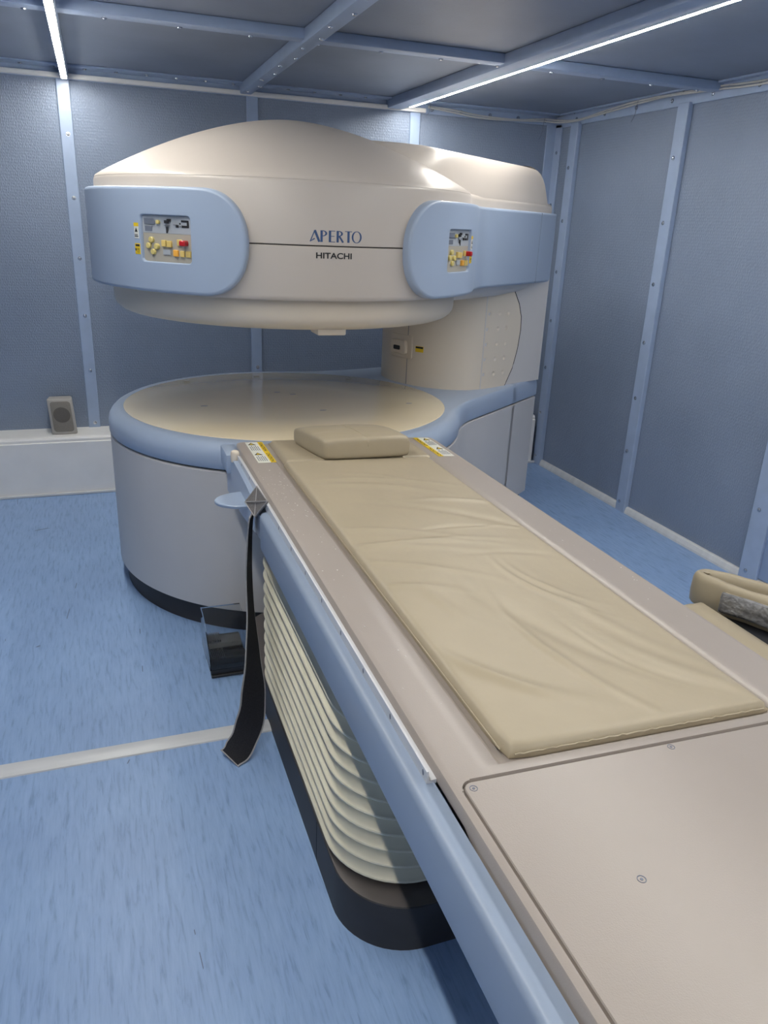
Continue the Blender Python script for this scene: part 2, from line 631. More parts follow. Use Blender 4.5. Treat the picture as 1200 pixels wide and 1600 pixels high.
def half_outline(uend=1.545, ucirc=0.485, ufil=0.76, RR=0.78):
    """near half from angle 180 deg round the front to the rear, as (u, v) with v towards the viewer"""
    pts = []
    a_end = math.acos(ucirc / RR)           # angle above the u axis
    n = 90
    for k in range(n + 1):
        a = PI - (PI - a_end) * k / n
        pts.append((RR * math.cos(a), RR * math.sin(a)))
    p0 = Vector(pts[-1])
    t0 = Vector((p0.y, -p0.x)).normalized()
    p2 = Vector((ufil, side_v(ufil)))
    t2 = Vector((1, -0.218)).normalized()
    # intersection of tangents
    d = p2 - p0
    den = t0.x * t2.y - t0.y * t2.x
    s = (d.x * t2.y - d.y * t2.x) / den
    c1 = p0 + t0 * s
    for k in range(1, 13):
        t = k / 12
        q = (1 - t) ** 2 * p0 + 2 * t * (1 - t) * c1 + t * t * p2
        pts.append((q.x, q.y))
    m = 16
    for k in range(1, m + 1):
        u = ufil + (uend - ufil) * k / m
        pts.append((u, side_v(u)))
    return pts


HALF = half_outline()
# CCW outline in local coordinates (x=u, y=-v): far side first, round the front, near side last
OUT = [(u, v) for u, v in reversed(HALF)] + [(u, -v) for u, v in HALF[1:]]


def path_table(poly):
    S = [0.0]
    for a, b in zip(poly, poly[1:]):
        S.append(S[-1] + (Vector(b) - Vector(a)).length)
    mid = S[len(HALF) - 1]
    return [s - mid for s in S]


PS = path_table(OUT)
SEND = PS[-1]
PN = []
for i in range(len(OUT)):
    a = Vector(OUT[max(i - 1, 0)])
    b = Vector(OUT[min(i + 1, len(OUT) - 1)])
    t = (b - a).normalized()
    PN.append(Vector((t.y, -t.x)))
import bisect as _bs


def on_path(s, d, z):
    i = min(max(_bs.bisect_right(PS, s) - 1, 0), len(PS) - 2)
    f = (s - PS[i]) / (PS[i + 1] - PS[i])
    f = min(max(f, 0), 1)
    p = Vector(OUT[i]).lerp(Vector(OUT[i + 1]), f)
    nn = PN[i].lerp(PN[i + 1], f).normalized()
    return Vector((p.x + nn.x * d, p.y + nn.y * d, z))


def s_of(phi):
    return 0.78 * R(phi - 180.0)


def g_obj(name, bm, m, parent=gantry, **kw):
    """bm in gantry local coordinates"""
    return obj(name, bm, m, parent, local=True, **kw)


def prism_rings(poly, prof):
    return [at_z(offset(poly, d), z) for d, z in prof]


def outline_part(u0=None, u1=None):
    """part of the closed outline between two u cuts (for the front and rear covers)"""
    near = [(u, v) for u, v in HALF]
    if u1 is not None:                      # front cover: u <= u1
        n_ = [p for p in near if p[0] <= u1] + [(u1, side_v(u1))]
        return [(u, v) for u, v in reversed(n_)] + [(u, -v) for u, v in n_[1:]]
    n_ = [(u0, side_v(u0))] + [p for p in near if p[0] > u0 + .01]
    return [(u, v) for u, v in reversed(n_)] + [(u, -v) for u, v in n_]




def rim_ring(poly, d, z):
    """rim ring: generous rounding round the disc, a tighter edge along the straight rear sides"""
    a, b = offset(poly, d), offset(poly, BO + (d - BO) * .32)
    out = []
    for p, q, o in zip(a, b, poly):
        t = min(1, max(0, (o[0] - .45) / .25))
        t = t * t * (3 - 2 * t)
        out.append((p[0] + (q[0] - p[0]) * t, p[1] + (q[1] - p[1]) * t, z))
    return out


USPLIT = 1.262
PF, PR_ = outline_part(u1=USPLIT - .0025), outline_part(u0=USPLIT + .0025)
BO = 0.020
for poly, sfx in ((PF, ''), (PR_, '')):
    bm = B()
    loft(bm, prism_rings(poly, [(BO - .03, .0), (BO - .03, .098)]))
    g_obj(sfx + 'kick_plate', bm, M_DARK)
    bm = B()
    loft(bm, prism_rings(poly, [(BO - .008, .098), (BO - .003, .102), (BO - .003, .678), (BO - .008, .683)]))
    g_obj(sfx + 'base_shell', bm, M_GREYC)
    bm = B()
    loft(bm, prism_rings(poly, [(BO - .02, .678), (BO - .02, .700)]))
    g_obj(sfx + 'base_gap', bm, M_GAP)
    bm = B()
    top = [(BO - .004, .692), (BO, .697), (BO + .001, .72), (BO + .001, .738), (BO - .003, .754), (BO - .011, .768), (BO - .023, .780), (BO - .037, .788), (BO - .055, .790)]
    loft(bm, [rim_ring(poly, d, z) for d, z in top])
    g_obj(sfx + 'base_rim', bm, M_BLUE, smooth=50)
# lower pole disc
bm = B()
seg = 128
ca, sa = math.cos(-GA), math.sin(-GA)


def disc_ring(r, z):
    out = []
    for i in range(seg):
        a = 2 * PI * i / seg
        x, y = r * 1.045 * math.cos(a), r * math.sin(a)
        out.append((x * ca - y * sa, x * sa + y * ca, z))
    return out


loft(bm, [disc_ring(.703, .780), disc_ring(.703, .7915), disc_ring(.699, .793), disc_ring(.35, .793), disc_ring(.01, .793)])
disc = g_obj('lower_pole_disc', bm, M_DISC)
bm = B()
for wx, wy in ((0.385, 4.0), (0.40, 3.42), (0.78, 3.66), (0.845, 3.60), (1.34, 3.32), (1.235, 3.95), (0.76, 4.09), (0.90, 3.25)):
    v = Matrix.Rotation(-GA, 2) @ Vector((wx - GX, wy - GY))
    th = -GA
    ex, ey = Vector((math.cos(th), math.sin(th))) * .016, Vector((-math.sin(th), math.cos(th))) * .006
    ring = []
    for k in range(12):
        a = 2 * PI * k / 12
        q = v + ex * math.cos(a) + ey * math.sin(a)
        ring.append((q.x, q.y))
    loft(bm, [at_z(ring, .7925), at_z(ring, .7936)])
g_obj('cap_slots', bm, M_INKG, parent=disc, kind='stuff')

# post: convex front cover and plain rear cover
U_F0, U_F1, Z_F0, Z_F1 = .995, 1.205, .82, 1.215
FRONT = [(0.772, 0.0), (0.774, .06), (0.784, .12), (0.806, .18), (0.842, .24), (0.885, .285), (0.930, .315), (0.985, .334), (1.05, .343), (1.12, .345)]
fr = catmull([(u, v, 0) for u, v in FRONT], 4)


def side_f(u):
    for a, b in zip(fr, fr[1:]):
        if a.x <= u <= b.x:
            return a.y + (b.y - a.y) * (u - a.x) / (b.x - a.x)
    return .345


def post_ring(uend, z, d=0.0):
    near = [(p.x, p.y) for p in fr if p.x < U_F0 - .004] + [(U_F0, side_f(U_F0))] + [(p.x, p.y) for p in fr if U_F0 + .004 < p.x]
    near += [(U_F1 - (U_F1 - 1.12) * (3 - k) / 3, .345) for k in range(1, 3)] + [(U_F1, .345)] + ([(U_F1 + (uend - U_F1) * k / 3, .345) for k in range(1, 4)] if uend > U_F1 + .002 else [(U_F1, .345)] * 0 + [(U_F1 + .0005 * k, .345) for k in range(1, 4)])
    return [(u, v, z) for u, v in reversed(near)] + [(u, -v, z) for u, v in near[1:]]


CURVE = [(.789, 1.203), (.88, 1.260), (.98, 1.290), (1.082, 1.302), (1.149, 1.296), (1.217, 1.267), (1.293, 1.209), (1.33, 1.17)]


def curve_u(z):
    for (z0, u0), (z1, u1) in zip(CURVE, CURVE[1:]):
        if z0 <= z <= z1:
            return u0 + (u1 - u0) * (z - z0) / (z1 - z0)
    return CURVE[0][1] if z < CURVE[0][0] else CURVE[-1][1]


bm = B()
zs = sorted([.789 + (1.33 - .789) * k / 24 for k in range(25)] + [Z_F0, Z_F1])
loft(bm, [post_ring(curve_u(z), z) for z in zs])
hole = []
for f in bm.faces:
    c_ = f.calc_center_median()
    if c_.y < -.2 and U_F0 < c_.x < U_F1 and Z_F0 < c_.z < Z_F1 and abs(f.normal.z) < .5:
        hole.append(f)
bmesh.ops.delete(bm, geom=hole, context='FACES_ONLY')
post = g_obj('post_cover', bm, M_BEIGE2, smooth=50)
bm = B()
loft(bm, [[(1.0, -.338, z), (1.535, -.338, z), (1.545, -.328, z), (1.545, .328, z), (1.535, .338, z), (1.0, .338, z)] for z in (.787, 1.34)])
g_obj('post_rear_cover', bm, M_GREYC)
for sgn in (-1, 1):
    bm = B()
    ring = [(curve_u(z) + .0035, sgn * .342, z) for z in zs]
    tube(bm, ring, .0042, 6)
    g_obj('post_seam', bm, M_GAP)
bm = B()
box(bm, .7705, .776, -.0185 - .001, -.0185 + .001, .79, 1.26)
g_obj('cover_seam', bm, M_INKG)
# dimpled field on the post side
bm = B()
DU = [(1.030, 1.106, 1.180), (1.022, 1.102, 1.174), (1.022, 1.101, 1.176), (1.022, 1.10, 1.177), (1.022, 1.099, 1.177)]
DZ = [1.175, 1.098, 1.021, .943, .865]
nx, nz = 96, 170
u0, u1, z0, z1 = U_F0, U_F1, Z_F0, Z_F1


def dimple(u, z):
    h = 0.0
    for row, zz in zip(DU, DZ):
        if abs(z - zz) > .02:
            continue
        for uu in row:
            rr = math.hypot(u - uu, z - zz)
            if rr < .0125:
                h = max(h, .0055 * math.cos(rr / .0125 * PI / 2))
    return h


def cover_v(u):
    best = .345
    for a, b in zip(fr, fr[1:]):
        if a.x <= u <= b.x:
            best = a.y + (b.y - a.y) * (u - a.x) / (b.x - a.x)
    return best


grid = []
for j in range(nz + 1):
    z = z0 + (z1 - z0) * j / nz
    grid.append([bm.verts.new((u0 + (u1 - u0) * i / nx, -(cover_v(u0 + (u1 - u0) * i / nx) - dimple(u0 + (u1 - u0) * i / nx, z)), z)) for i in range(nx + 1)])
for j in range(nz):
    for i in range(nx):
        bm.faces.new((grid[j][i], grid[j][i + 1], grid[j + 1][i + 1], grid[j + 1][i]))
# wedge the field's border back onto the cover
g_obj('dimpled_field', bm, M_BEIGE2, parent=post, smooth=60)
# socket plate and its yellow label on the post front


def post_front(v, z, d=0.0):
    # point on the post cover near its front, v is the sideways coordinate (near side positive)
    av = abs(v)
    for a, b in zip(fr, fr[1:]):
        if a.y <= av <= b.y:
            return Vector((a.x + (b.x - a.x) * (av - a.y) / (b.y - a.y) - d, -v, z))
    return Vector((fr[0].x - d, -v, z))


def post_patch(v0, v1, z0, z1, d, r=.006, th=.004):
    bm = B()
    ol = densify(rrect(v0, v1, z0, z1, r, 4), .02)
    rings = []
    for ins, dd in ((0, -.004), (0, d - th * .3), (th * .35, d)):
        q = offset(ol, -ins)
        rings.append([post_front(v, z, dd) for v, z in q])
    loft(bm, rings)
    return bm


sp = g_obj('socket_plate', post_patch(-.112, .052, .926, 1.046, .007, .01), M_BEIGE2, parent=gantry)
so = g_obj('socket', post_patch(-.088, .022, .948, 1.018, .026, .014, .012), M_BEIGE2, parent=sp)
bm = post_patch(-.062, -.014, .968, .990, .028, .006, .002)
g_obj('socket_opening', bm, M_INK, parent=sp)
lb = g_obj('warning_label', post_patch(.072, .120, .968, .998, .0012, .002, .0006), M_YEL, parent=gantry, label='yellow warning label beside the socket')
bm = post_patch(.074, .118, .987, .996, .0018, .001, .0003)
g_obj('label_print', bm, M_INK, parent=lb)

# upper pole
bm = B()
prof = [(.735, 1.325), (.735, 1.262), (.731, 1.245), (.722, 1.231), (.707, 1.219), (.685, 1.210), (.655, 1.204), (.60, 1.201), (.30, 1.201), (.001, 1.201)]
lathe(bm, list(reversed(prof)), 0, 0, 128)
up = g_obj('upper_pole_disc', bm, M_BEIGE2, smooth=50)
bm = B()
box(bm, .748, .858, 2.790, 2.90, 1.186, 1.245, .006, 2)
obj('pole_tab', bm, M_BEIGE2, up)
# lower half of the head, along the whole yoke
bm = B()
loft(bm, prism_rings(OUT, [(-.03, 1.318), (-.008, 1.318), (-.002, 1.324), (0, 1.335), (0, 1.4995), (-.002, 1.501)]))
g_obj('head_lower_cover', bm, M_BEIGE)
bm = B()
loft(bm, prism_rings(OUT, [(-.008, 1.499), (-.008, 1.507)]))
g_obj('head_seam', bm, M_GAP)
# upper half: side wall up to the ridge, then the dome
bm = B()
loft(bm, prism_rings(OUT, [(-.002, 1.5045), (0, 1.506), (0, 1.700), (-.004, 1.711), (-.012, 1.718), (-.03, 1.724)]))
g_obj('head_upper_cover', bm, M_BEIGE, smooth=50)
bm = B()
prof = [(.77, 1.700), (.777, 1.7115), (.772, 1.719)]
for k in range(1, 41):
    r_ = .772 * (1 - k / 40) + .0005
    prof.append((r_, 1.7205 + .246 * (1 - (r_ / .772) ** 1.7)))
lathe(bm, prof, 0, 0, 160)
g_obj('dome', bm, M_BEIGE, smooth=60)
# arm cover over the yoke, leaning in above the ridge, rounded at the rear


def arm_outline(uend, rc, ins=0.0):
    near = []
    for k in range(1, 13):                      # rounded nose buried in the dome
        a = PI - PI / 2 * k / 12
        near.append((.40 + .56 * math.cos(a), (side_v(.40)) * math.sin(a)))
    for k in range(1, 13):
        u = .40 + (uend - rc - .40) * k / 12
        near.append((u, side_v(u)))
    ve = side_v(uend - rc)
    cc = (uend - rc, ve - rc)
    for k in range(1, 11):
        a = PI / 2 * (1 - k / 10)
        near.append((cc[0] + rc * math.cos(a), cc[1] + rc * math.sin(a)))
    return [(u, v) for u, v in reversed(near)] + [(-.16, 0.0)] + [(u, -v) for u, v in near]


AO = arm_outline(1.543, .085)
bm = B()
aprof = [(-.004, 1.69), (-.005, 1.712), (-.012, 1.740), (-.021, 1.775), (-.031, 1.81), (-.043, 1.838), (-.058, 1.861), (-.078, 1.879), (-.102, 1.890), (-.13, 1.895), (-.16, 1.896)]
loft(bm, [at_z(offset(AO, d), z) for d, z in aprof])
g_obj('arm_cover', bm, M_BEIGE, smooth=60)
# underside of the arm
bm = B()
AU = arm_outline(1.54, .05)
loft(bm, [at_z(offset(AU, d), z) for d, z in [(-.12, 1.262), (-.06, 1.266), (-.025, 1.280), (-.008, 1.300), (-.004, 1.325)]])
g_obj('arm_underside', bm, M_GREYC, smooth=60)


# blue side panels with control windows
def wrap_plate(ol, holes, dout, rnd=.012, dback=0.0, slice_=.02):
    """plate on the head's side: ol in (s, z) CCW, rounded outer edge, with window holes"""
    bm = B()
    rings = []
    for ins, d in ((0, dback), (0, dout - rnd), (rnd * .13, dout - rnd * .5), (rnd * .4, dout - rnd * .16), (rnd, dout)):
        q = offset(ol, -ins)
        rings.append([Vector((s, z, d)) for s, z in q])
    vr = loft(bm, rings, cap0=False, cap1=False)
    bound = [vr[-1]]
    for h in holes:
        hr = []
        for ins, d in ((-.004, dout), (-.0015, dout - .0012), (0, dout - .004), (0.0, dout - .016)):
            q = offset(h, -ins)
            hr.append([Vector((s, z, d)) for s, z in q])
        v2 = loft(bm, hr, cap0=False, cap1=False)
        bound.append(v2[0])
    es = []
    for ring in bound:
        for i in range(len(ring)):
            e = bm.edges.get((ring[i], ring[(i + 1) % len(ring)]))
            es.append(e)
    r = bmesh.ops.triangle_fill(bm, use_beauty=True, edges=es)
    s0 = min(p[0] for p in ol)
    s1 = max(p[0] for p in ol)
    k = s0 + slice_
    while k < s1:
        fs = [f for f in bm.faces]
        geom = list(bm.verts) + list(bm.edges) + fs
        bmesh.ops.bisect_plane(bm, geom=geom, plane_co=(k, 0, 0), plane_no=(1, 0, 0), dist=1e-6)
        k += slice_
    ls, ld = bm.verts.layers.float.new('s'), bm.verts.layers.float.new('d')
    for v in bm.verts:
        v[ls], v[ld] = v.co.x, v.co.z
        v.co = on_path(v.co.x, v.co.z, v.co.y)
    return bm


def even_normals(o):
    """give the flat front of a wrapped panel the true normals of the surface it follows"""
    me = o.data
    S_, D_ = me.attributes['s'].data, me.attributes['d'].data
    nn = [tuple(c.vector) for c in me.corner_normals]
    for p in me.polygons:
        if all(D_[v].value > DOUT - 1e-4 for v in p.vertices):
            for li in p.loop_indices:
                sv = S_[me.loops[li].vertex_index].value
                q = on_path(sv, 1.0, 0) - on_path(sv, 0.0, 0)
                nn[li] = (q.x, q.y, 0.0)
    me.normals_split_custom_set(nn)


def patch(s0, s1, z0, z1, d0, d1, r=0.0, th=.001, n=3):
    """small raised plate on the head's side surface"""
    bm = B()
    ol = rrect(s0, s1, z0, z1, r, n) if r > 1e-5 else [(s0, z0), (s1, z0), (s1, z1), (s0, z1)]
    ol = densify(ol, .02)
    rings = []
    for ins, d in ((0, d0), (0, d1 - th), (th, d1)):
        rings.append([on_path(s, d, z) for s, z in offset(ol, -ins)])
    loft(bm, rings)
    return bm


def merge(bms):
    out = B()
    for b_ in bms:
        me = bpy.data.meshes.new('tmp')
        b_.to_mesh(me)
        b_.free()
        out.from_mesh(me)
        bpy.data.meshes.remove(me)
    return out


def poly_patch(pts, d0, d1):
    bm = B()
    ol = densify(pts, .02)
    loft(bm, [[on_path(s, d, z) for s, z in ol] for d in (d0, d1)])
    return bm


DOUT = 0.036
ZP0, ZP1 = 1.323, 1.672


def panel_outline(s_end, s_far):
    """right-hand D outline: semicircular end at s_end, running to s_far (s_far > s_end); mirrored by caller"""
    pts = []
    zc, hz, rx = (ZP0 + ZP1) / 2, (ZP1 - ZP0) / 2, .158
    n = 40
    cx = s_end + rx
    for k in range(n + 1):
        a = PI / 2 + PI * k / n
        c_, s_ = math.cos(a), math.sin(a)
        e = .9
        pts.append((cx + rx * math.copysign(abs(c_) ** e, c_), zc + hz * math.copysign(abs(s_) ** e, s_)))
    pts.append((s_far, ZP0))
    pts.append((s_far, ZP1))
    return densify(pts, .012)


def control_panel(name, s0, s1, z0, z1, parent, right):
    W, H = s1 - s0, z1 - z0
    D0 = DOUT - .015
    X = lambda a: s0 + a * W
    Z = lambda b_: z1 - b_ * H
    def P(a0, a1, b0, b1, h, **k):
        return patch(X(a0), X(a1), Z(b1), Z(b0), D0, D0 + h, **k)
    cp = g_obj(name, P(0, 1, .385, 1, .004), M_PLATEL, parent=gantry)
    g_obj('display_plate', P(0, 1, 0, .385, .0045), M_PLATEU, parent=cp)
    g_obj('display', P(.04, .265, .07, .195, .0055), M_INKG, parent=cp)
    g_obj('display', P(.055, .215, .235, .345, .0055), M_INKG, parent=cp)
    ic = [P(.475, .555, .10, .165, .005), P(.53, .60, .07, .12, .005), P(.51, .545, .235, .375, .005), P(.47, .58, .205, .212, .005),
          P(.81, .955, .085, .13, .005), P(.915, .955, .125, .235, .005), P(.815, .955, .195, .245, .005), P(.705, .75, .195, .245, .005),
          P(.655, .73, .185, .192, .005), P(.775, .79, .145, .175, .005), P(.775, .79, .215, .23, .005)]
    g_obj('printed_symbols', merge(ic), M_INK, parent=cp, kind='stuff')
    for a, b_ in ((.19, .53), (.125, .66), (.30, .67), (.225, .79)):
        g_obj('round_button', patch(X(a) - .0098, X(a) + .0098, Z(b_) - .0098, Z(b_) + .0098, D0, D0 + .011, r=.0094, th=.002, n=5), M_BTNR, parent=cp)
    g_obj('round_button', patch(X(.345) - .007, X(.345) + .007, Z(.145) - .007, Z(.145) + .007, D0, D0 + .009, r=.0067, th=.002, n=5), M_BTNR, parent=cp)
    for a0, a1, b0, b1, mm in ((.415, .50, .525, .665, M_BTN), (.52, .61, .535, .675, M_BTN), (.725, .81, .495, .63, M_BTN),
                               (.645, .735, .725, .865, M_BTNO), (.775, .86, .735, .87, M_BTN), (.885, .975, .735, .87, M_BTN)):
        g_obj('square_button', P(a0, a1, b0, b1, .010, r=.002, th=.0015), mm, parent=cp)
    g_obj('stop_button', P(.825, .93, .51, .63, .030, r=.006, th=.003), M_RED, parent=cp, label='red emergency stop button')
    g_obj('blank_label', P(.425, .58, .725, .84, .0055), M_PLATEU, parent=cp)
    # warning labels beside the window
    ls = s0 - .019 if not right else s1 + .014
    l1 = g_obj('warning_label', patch(ls - .012, ls + .010, 1.500, 1.552, DOUT - .002, DOUT + .0012), M_LWHITE, parent=gantry, label='small white and yellow warning label beside a control window')
    prt = [patch(ls - .010, ls + .008, 1.506, 1.509, DOUT, DOUT + .0018, th=.0002), patch(ls - .010, ls + .006, 1.512, 1.514, DOUT, DOUT + .0018, th=.0002),
           poly_patch([(ls - .008, 1.522), (ls + .006, 1.522), (ls - .001, 1.536)], DOUT, DOUT + .0018)]
    g_obj('label_print', merge(prt), M_INK, parent=l1, kind='stuff')
    g_obj('label_header', patch(ls - .012, ls + .010, 1.540, 1.552, DOUT, DOUT + .0016, th=.0003), M_YEL, parent=l1)
    l2 = g_obj('warning_label', patch(ls - .013, ls + .013, 1.448, 1.484, DOUT - .002, DOUT + .0012), M_YEL, parent=gantry, label='yellow warning label beside a control window')
    prt = [patch(ls - .008, ls + .011, 1.474, 1.481, DOUT, DOUT + .0018, th=.0002), patch(ls - .002, ls + .010, 1.466, 1.4675, DOUT, DOUT + .0018, th=.0002),
           patch(ls - .002, ls + .010, 1.461, 1.4625, DOUT, DOUT + .0018, th=.0002), patch(ls - .011, ls - .005, 1.459, 1.468, DOUT, DOUT + .0018, r=.0025, th=.0002),
           patch(ls - .002, ls + .009, 1.4545, 1.456, DOUT, DOUT + .0018, th=.0002)]
    g_obj('label_print', merge(prt), M_INK, parent=l2, kind='stuff')
    return cp


sL, sR_ = s_of(222.4), s_of(263.9)
WL = (s_of(193.3), s_of(208.3), 1.4275, 1.5795)
WR = (s_of(279.8), s_of(295.2), 1.4190, 1.5735)
olr = panel_outline(sR_, SEND - .004)
hR = densify(rrect(WR[0], WR[1], WR[2], WR[3], .012, 5), .012)
even_normals(g_obj('side_panel', wrap_plate(olr, [hR], DOUT), M_BLUE, smooth=45))
# groove between the front and the rear piece of the right panel
sg = SEND - .215
g_obj('panel_seam', patch(sg, sg + .0018, ZP0 + .004, ZP1 - .004, DOUT - .004, DOUT + .0006, th=.0001), M_INKG)
oll = [(-s, z) for s, z in reversed(panel_outline(-sL, SEND - .004))]
hL = densify(rrect(WL[0], WL[1], WL[2], WL[3], .012, 5), .012)
even_normals(g_obj('side_panel', wrap_plate(oll, [hL], DOUT), M_BLUE, smooth=45))
control_panel('control_panel', *WL, gantry, False)
control_panel('control_panel', *WR, gantry, True)


# lettering on the head front: APERTO from drawn strokes, HITACHI in the built-in sans font
def quad(a, b, wa, wb=None):
    a, b = Vector(a), Vector(b)
    t = (b - a).normalized()
    n_ = Vector((-t.y, t.x))
    wb = wa if wb is None else wb
    return [tuple(a - n_ * wa / 2), tuple(b - n_ * wb / 2), tuple(b + n_ * wb / 2), tuple(a + n_ * wa / 2)]


def ringpts(cx, cyy, rx, ry, tx, ty, a0=0, a1=360, n=24):
    out = []
    for k in range(n):
        A, C_ = R(a0 + (a1 - a0) * k / n), R(a0 + (a1 - a0) * (k + 1) / n)
        out.append([(cx + rx * math.cos(A), cyy + ry * math.sin(A)), (cx + rx * math.cos(C_), cyy + ry * math.sin(C_)),
                    (cx + (rx - tx) * math.cos(C_), cyy + (ry - ty) * math.sin(C_)), (cx + (rx - tx) * math.cos(A), cyy + (ry - ty) * math.sin(A))])
    return out


TK, TN = .185, .08
APERTO = [
    [quad((.03, .02), (.38, 1.0), TN), quad((.38, 1.0), (.74, 0), TK), [(.03, .0), (.42, .25), (.33, .32), (.0, .03)]],
    [quad((.09, 0), (.09, 1.0), TK)] + ringpts(.17, .745, .36, .255, .15, .06, -90, 90, 14) + [quad((.0, .97), (.18, .97), .06), quad((.1, .52), (.18, .52), .06)],
    [quad((.09, 0), (.09, 1.0), TK), quad((.09, .97), (.50, .97), .06), quad((.09, .52), (.45, .52), .06), quad((.09, .03), (.52, .03), .06)],
    [quad((.09, 0), (.09, 1.0), TK)] + ringpts(.17, .76, .34, .24, .15, .06, -90, 90, 14) + [quad((.0, .97), (.18, .97), .06), quad((.1, .55), (.18, .55), .06), quad((.22, .54), (.54, 0), .15)],
    [quad((.29, 0), (.29, .97), TK), quad((.0, .97), (.58, .97), .06)],
    ringpts(.42, .5, .42, .52, .14, .055, 0, 360, 40),
]
ADV = [.82, .66, .62, .68, .56, .9]
tot = sum(ADV)
sa0, sa1 = s_of(237.5), s_of(251.3)
sc_ = (sa1 - sa0) / tot
x = 0.0
CAPH = .0375
for L_, adv in zip(APERTO, ADV):
    bm = B()
    for k, pl in enumerate(L_):
        e = .0006 + .00004 * (k % 3)
        pts = [(sa0 + (x + p[0]) * sc_, 1.5165 + p[1] * CAPH) for p in pl]
        lo = [bm.verts.new(on_path(s, -.001, z)) for s, z in pts]
        hi = [bm.verts.new(on_path(s, e, z)) for s, z in pts]
        bm.faces.new(hi)
        for i in range(len(pts)):
            j = (i + 1) % len(pts)
            bm.faces.new((lo[i], lo[j], hi[j], hi[i]))
    g_obj('letter', bm, M_INKB, smooth=0)
    x += adv


def text_bm(body, bold=0.0):
    cu = bpy.data.curves.new('txt', 'FONT')
    cu.body = body
    cu.offset = bold
    to = bpy.data.objects.new('txt', cu)
    COL.objects.link(to)
    dg = bpy.context.evaluated_depsgraph_get()
    dg.update()
    me = bpy.data.meshes.new_from_object(to.evaluated_get(dg))
    bpy.data.objects.remove(to)
    b_ = B()
    b_.from_mesh(me)
    bpy.data.meshes.remove(me)
    return b_


def fit2d(b_, x0, x1, y0, y1):
    xs = [v.co.x for v in b_.verts]
    ys = [v.co.y for v in b_.verts]
    ax, bx, ay, by = min(xs), max(xs), min(ys), max(ys)
    for v in b_.verts:
        v.co.x = x0 + (v.co.x - ax) / (bx - ax) * (x1 - x0)
        v.co.y = y0 + (v.co.y - ay) / (by - ay) * (y1 - y0)
    return b_


b_ = fit2d(text_bm('HITACHI', .028), s_of(239.1), s_of(248.5), 1.4622, 1.4822)
for v in b_.verts:
    v.co = on_path(v.co.x, .0008, v.co.y)
g_obj('maker_lettering', b_, M_INK, smooth=0)

# ------------------------------------------------------------------ patient table
KR = 0.026                                      # the top leans a little to the right


def roll(bm):
    for v in bm.verts:
        v.co.z -= KR * (v.co.x - .42)
    return bm


table = thing('patient_table', 'taupe sliding patient table with blue side beams and cream bellows', 'table', (.81, 1.4, 0))
TX0, TX1, TY0, TY1, TZ = .420, 1.197, .06, 2.712, .820
RX0, RX1, RY0 = .512, 1.076, .832               # recess for the mattress
PX0, PY1 = .4365, .812                          # pocket of the front panel
bm = B()
xs = sorted(set([TX0, .4225, .428, PX0 - .002, PX0, .45, .48, RX0, RX0 + .006, RX0 + .013, RX0 + .019, .56, .65, .75, .85, .95, 1.05,
                 RX1 - .019, RX1 - .013, RX1 - .006, RX1, 1.10, 1.14, TX1 - .0165 + .0, TX1 - .0145, TX1 - .008, TX1 - .0025, TX1]))
ys = [TY0, .2, .4, .55, .66, .69, .72, .75, PY1 - .02, PY1, PY1 + .002, RY0, RY0 + .006, RY0 + .013, RY0 + .02, .9]
ys += [1.0 + .1 * i for i in range(17)] + [2.66, 2.69, TY1 - .008, TY1 - .0025, TY1]


def top_z(x, y):
    z = TZ
    # recess
    d = min(x - RX0, RX1 - x, y - RY0) / .019
    if d > 0:
        t = min(1, d)
        z -= .016 * (t * t * (3 - 2 * t))
    # pocket for the front panel
    if PX0 - 1e-6 <= x <= TX1 - .0165 + 1e-6 and y <= PY1 + 1e-6:
        z -= .010
    for e, in ((x - TX0,), (TX1 - x,), (TY1 - y,)):
        if e < .008:
            z -= .008 * (1 - math.sqrt(max(0, 1 - (1 - e / .008) ** 2))) * .8
    return z


def skirt_z(y):
    t = min(1, max(0, (.735 - y) / .05))
    far = min(1, max(0, (y - 2.60) / .04))
    return .796 + .012 * far - .046 * (t * t * (3 - 2 * t))


def corner_xy(x, y):
    # round the two far corners in plan
    r = .035
    for cx, sgn in ((TX0 + r, -1), (TX1 - r, 1)):
        if (x - cx) * sgn > 0 and y > TY1 - r:
            dx, dy = (x - cx) * sgn, y - (TY1 - r)
            m_ = max(dx, dy)
            l_ = math.hypot(dx, dy)
            return cx + sgn * dx * m_ / l_, TY1 - r + dy * m_ / l_
    return x, y


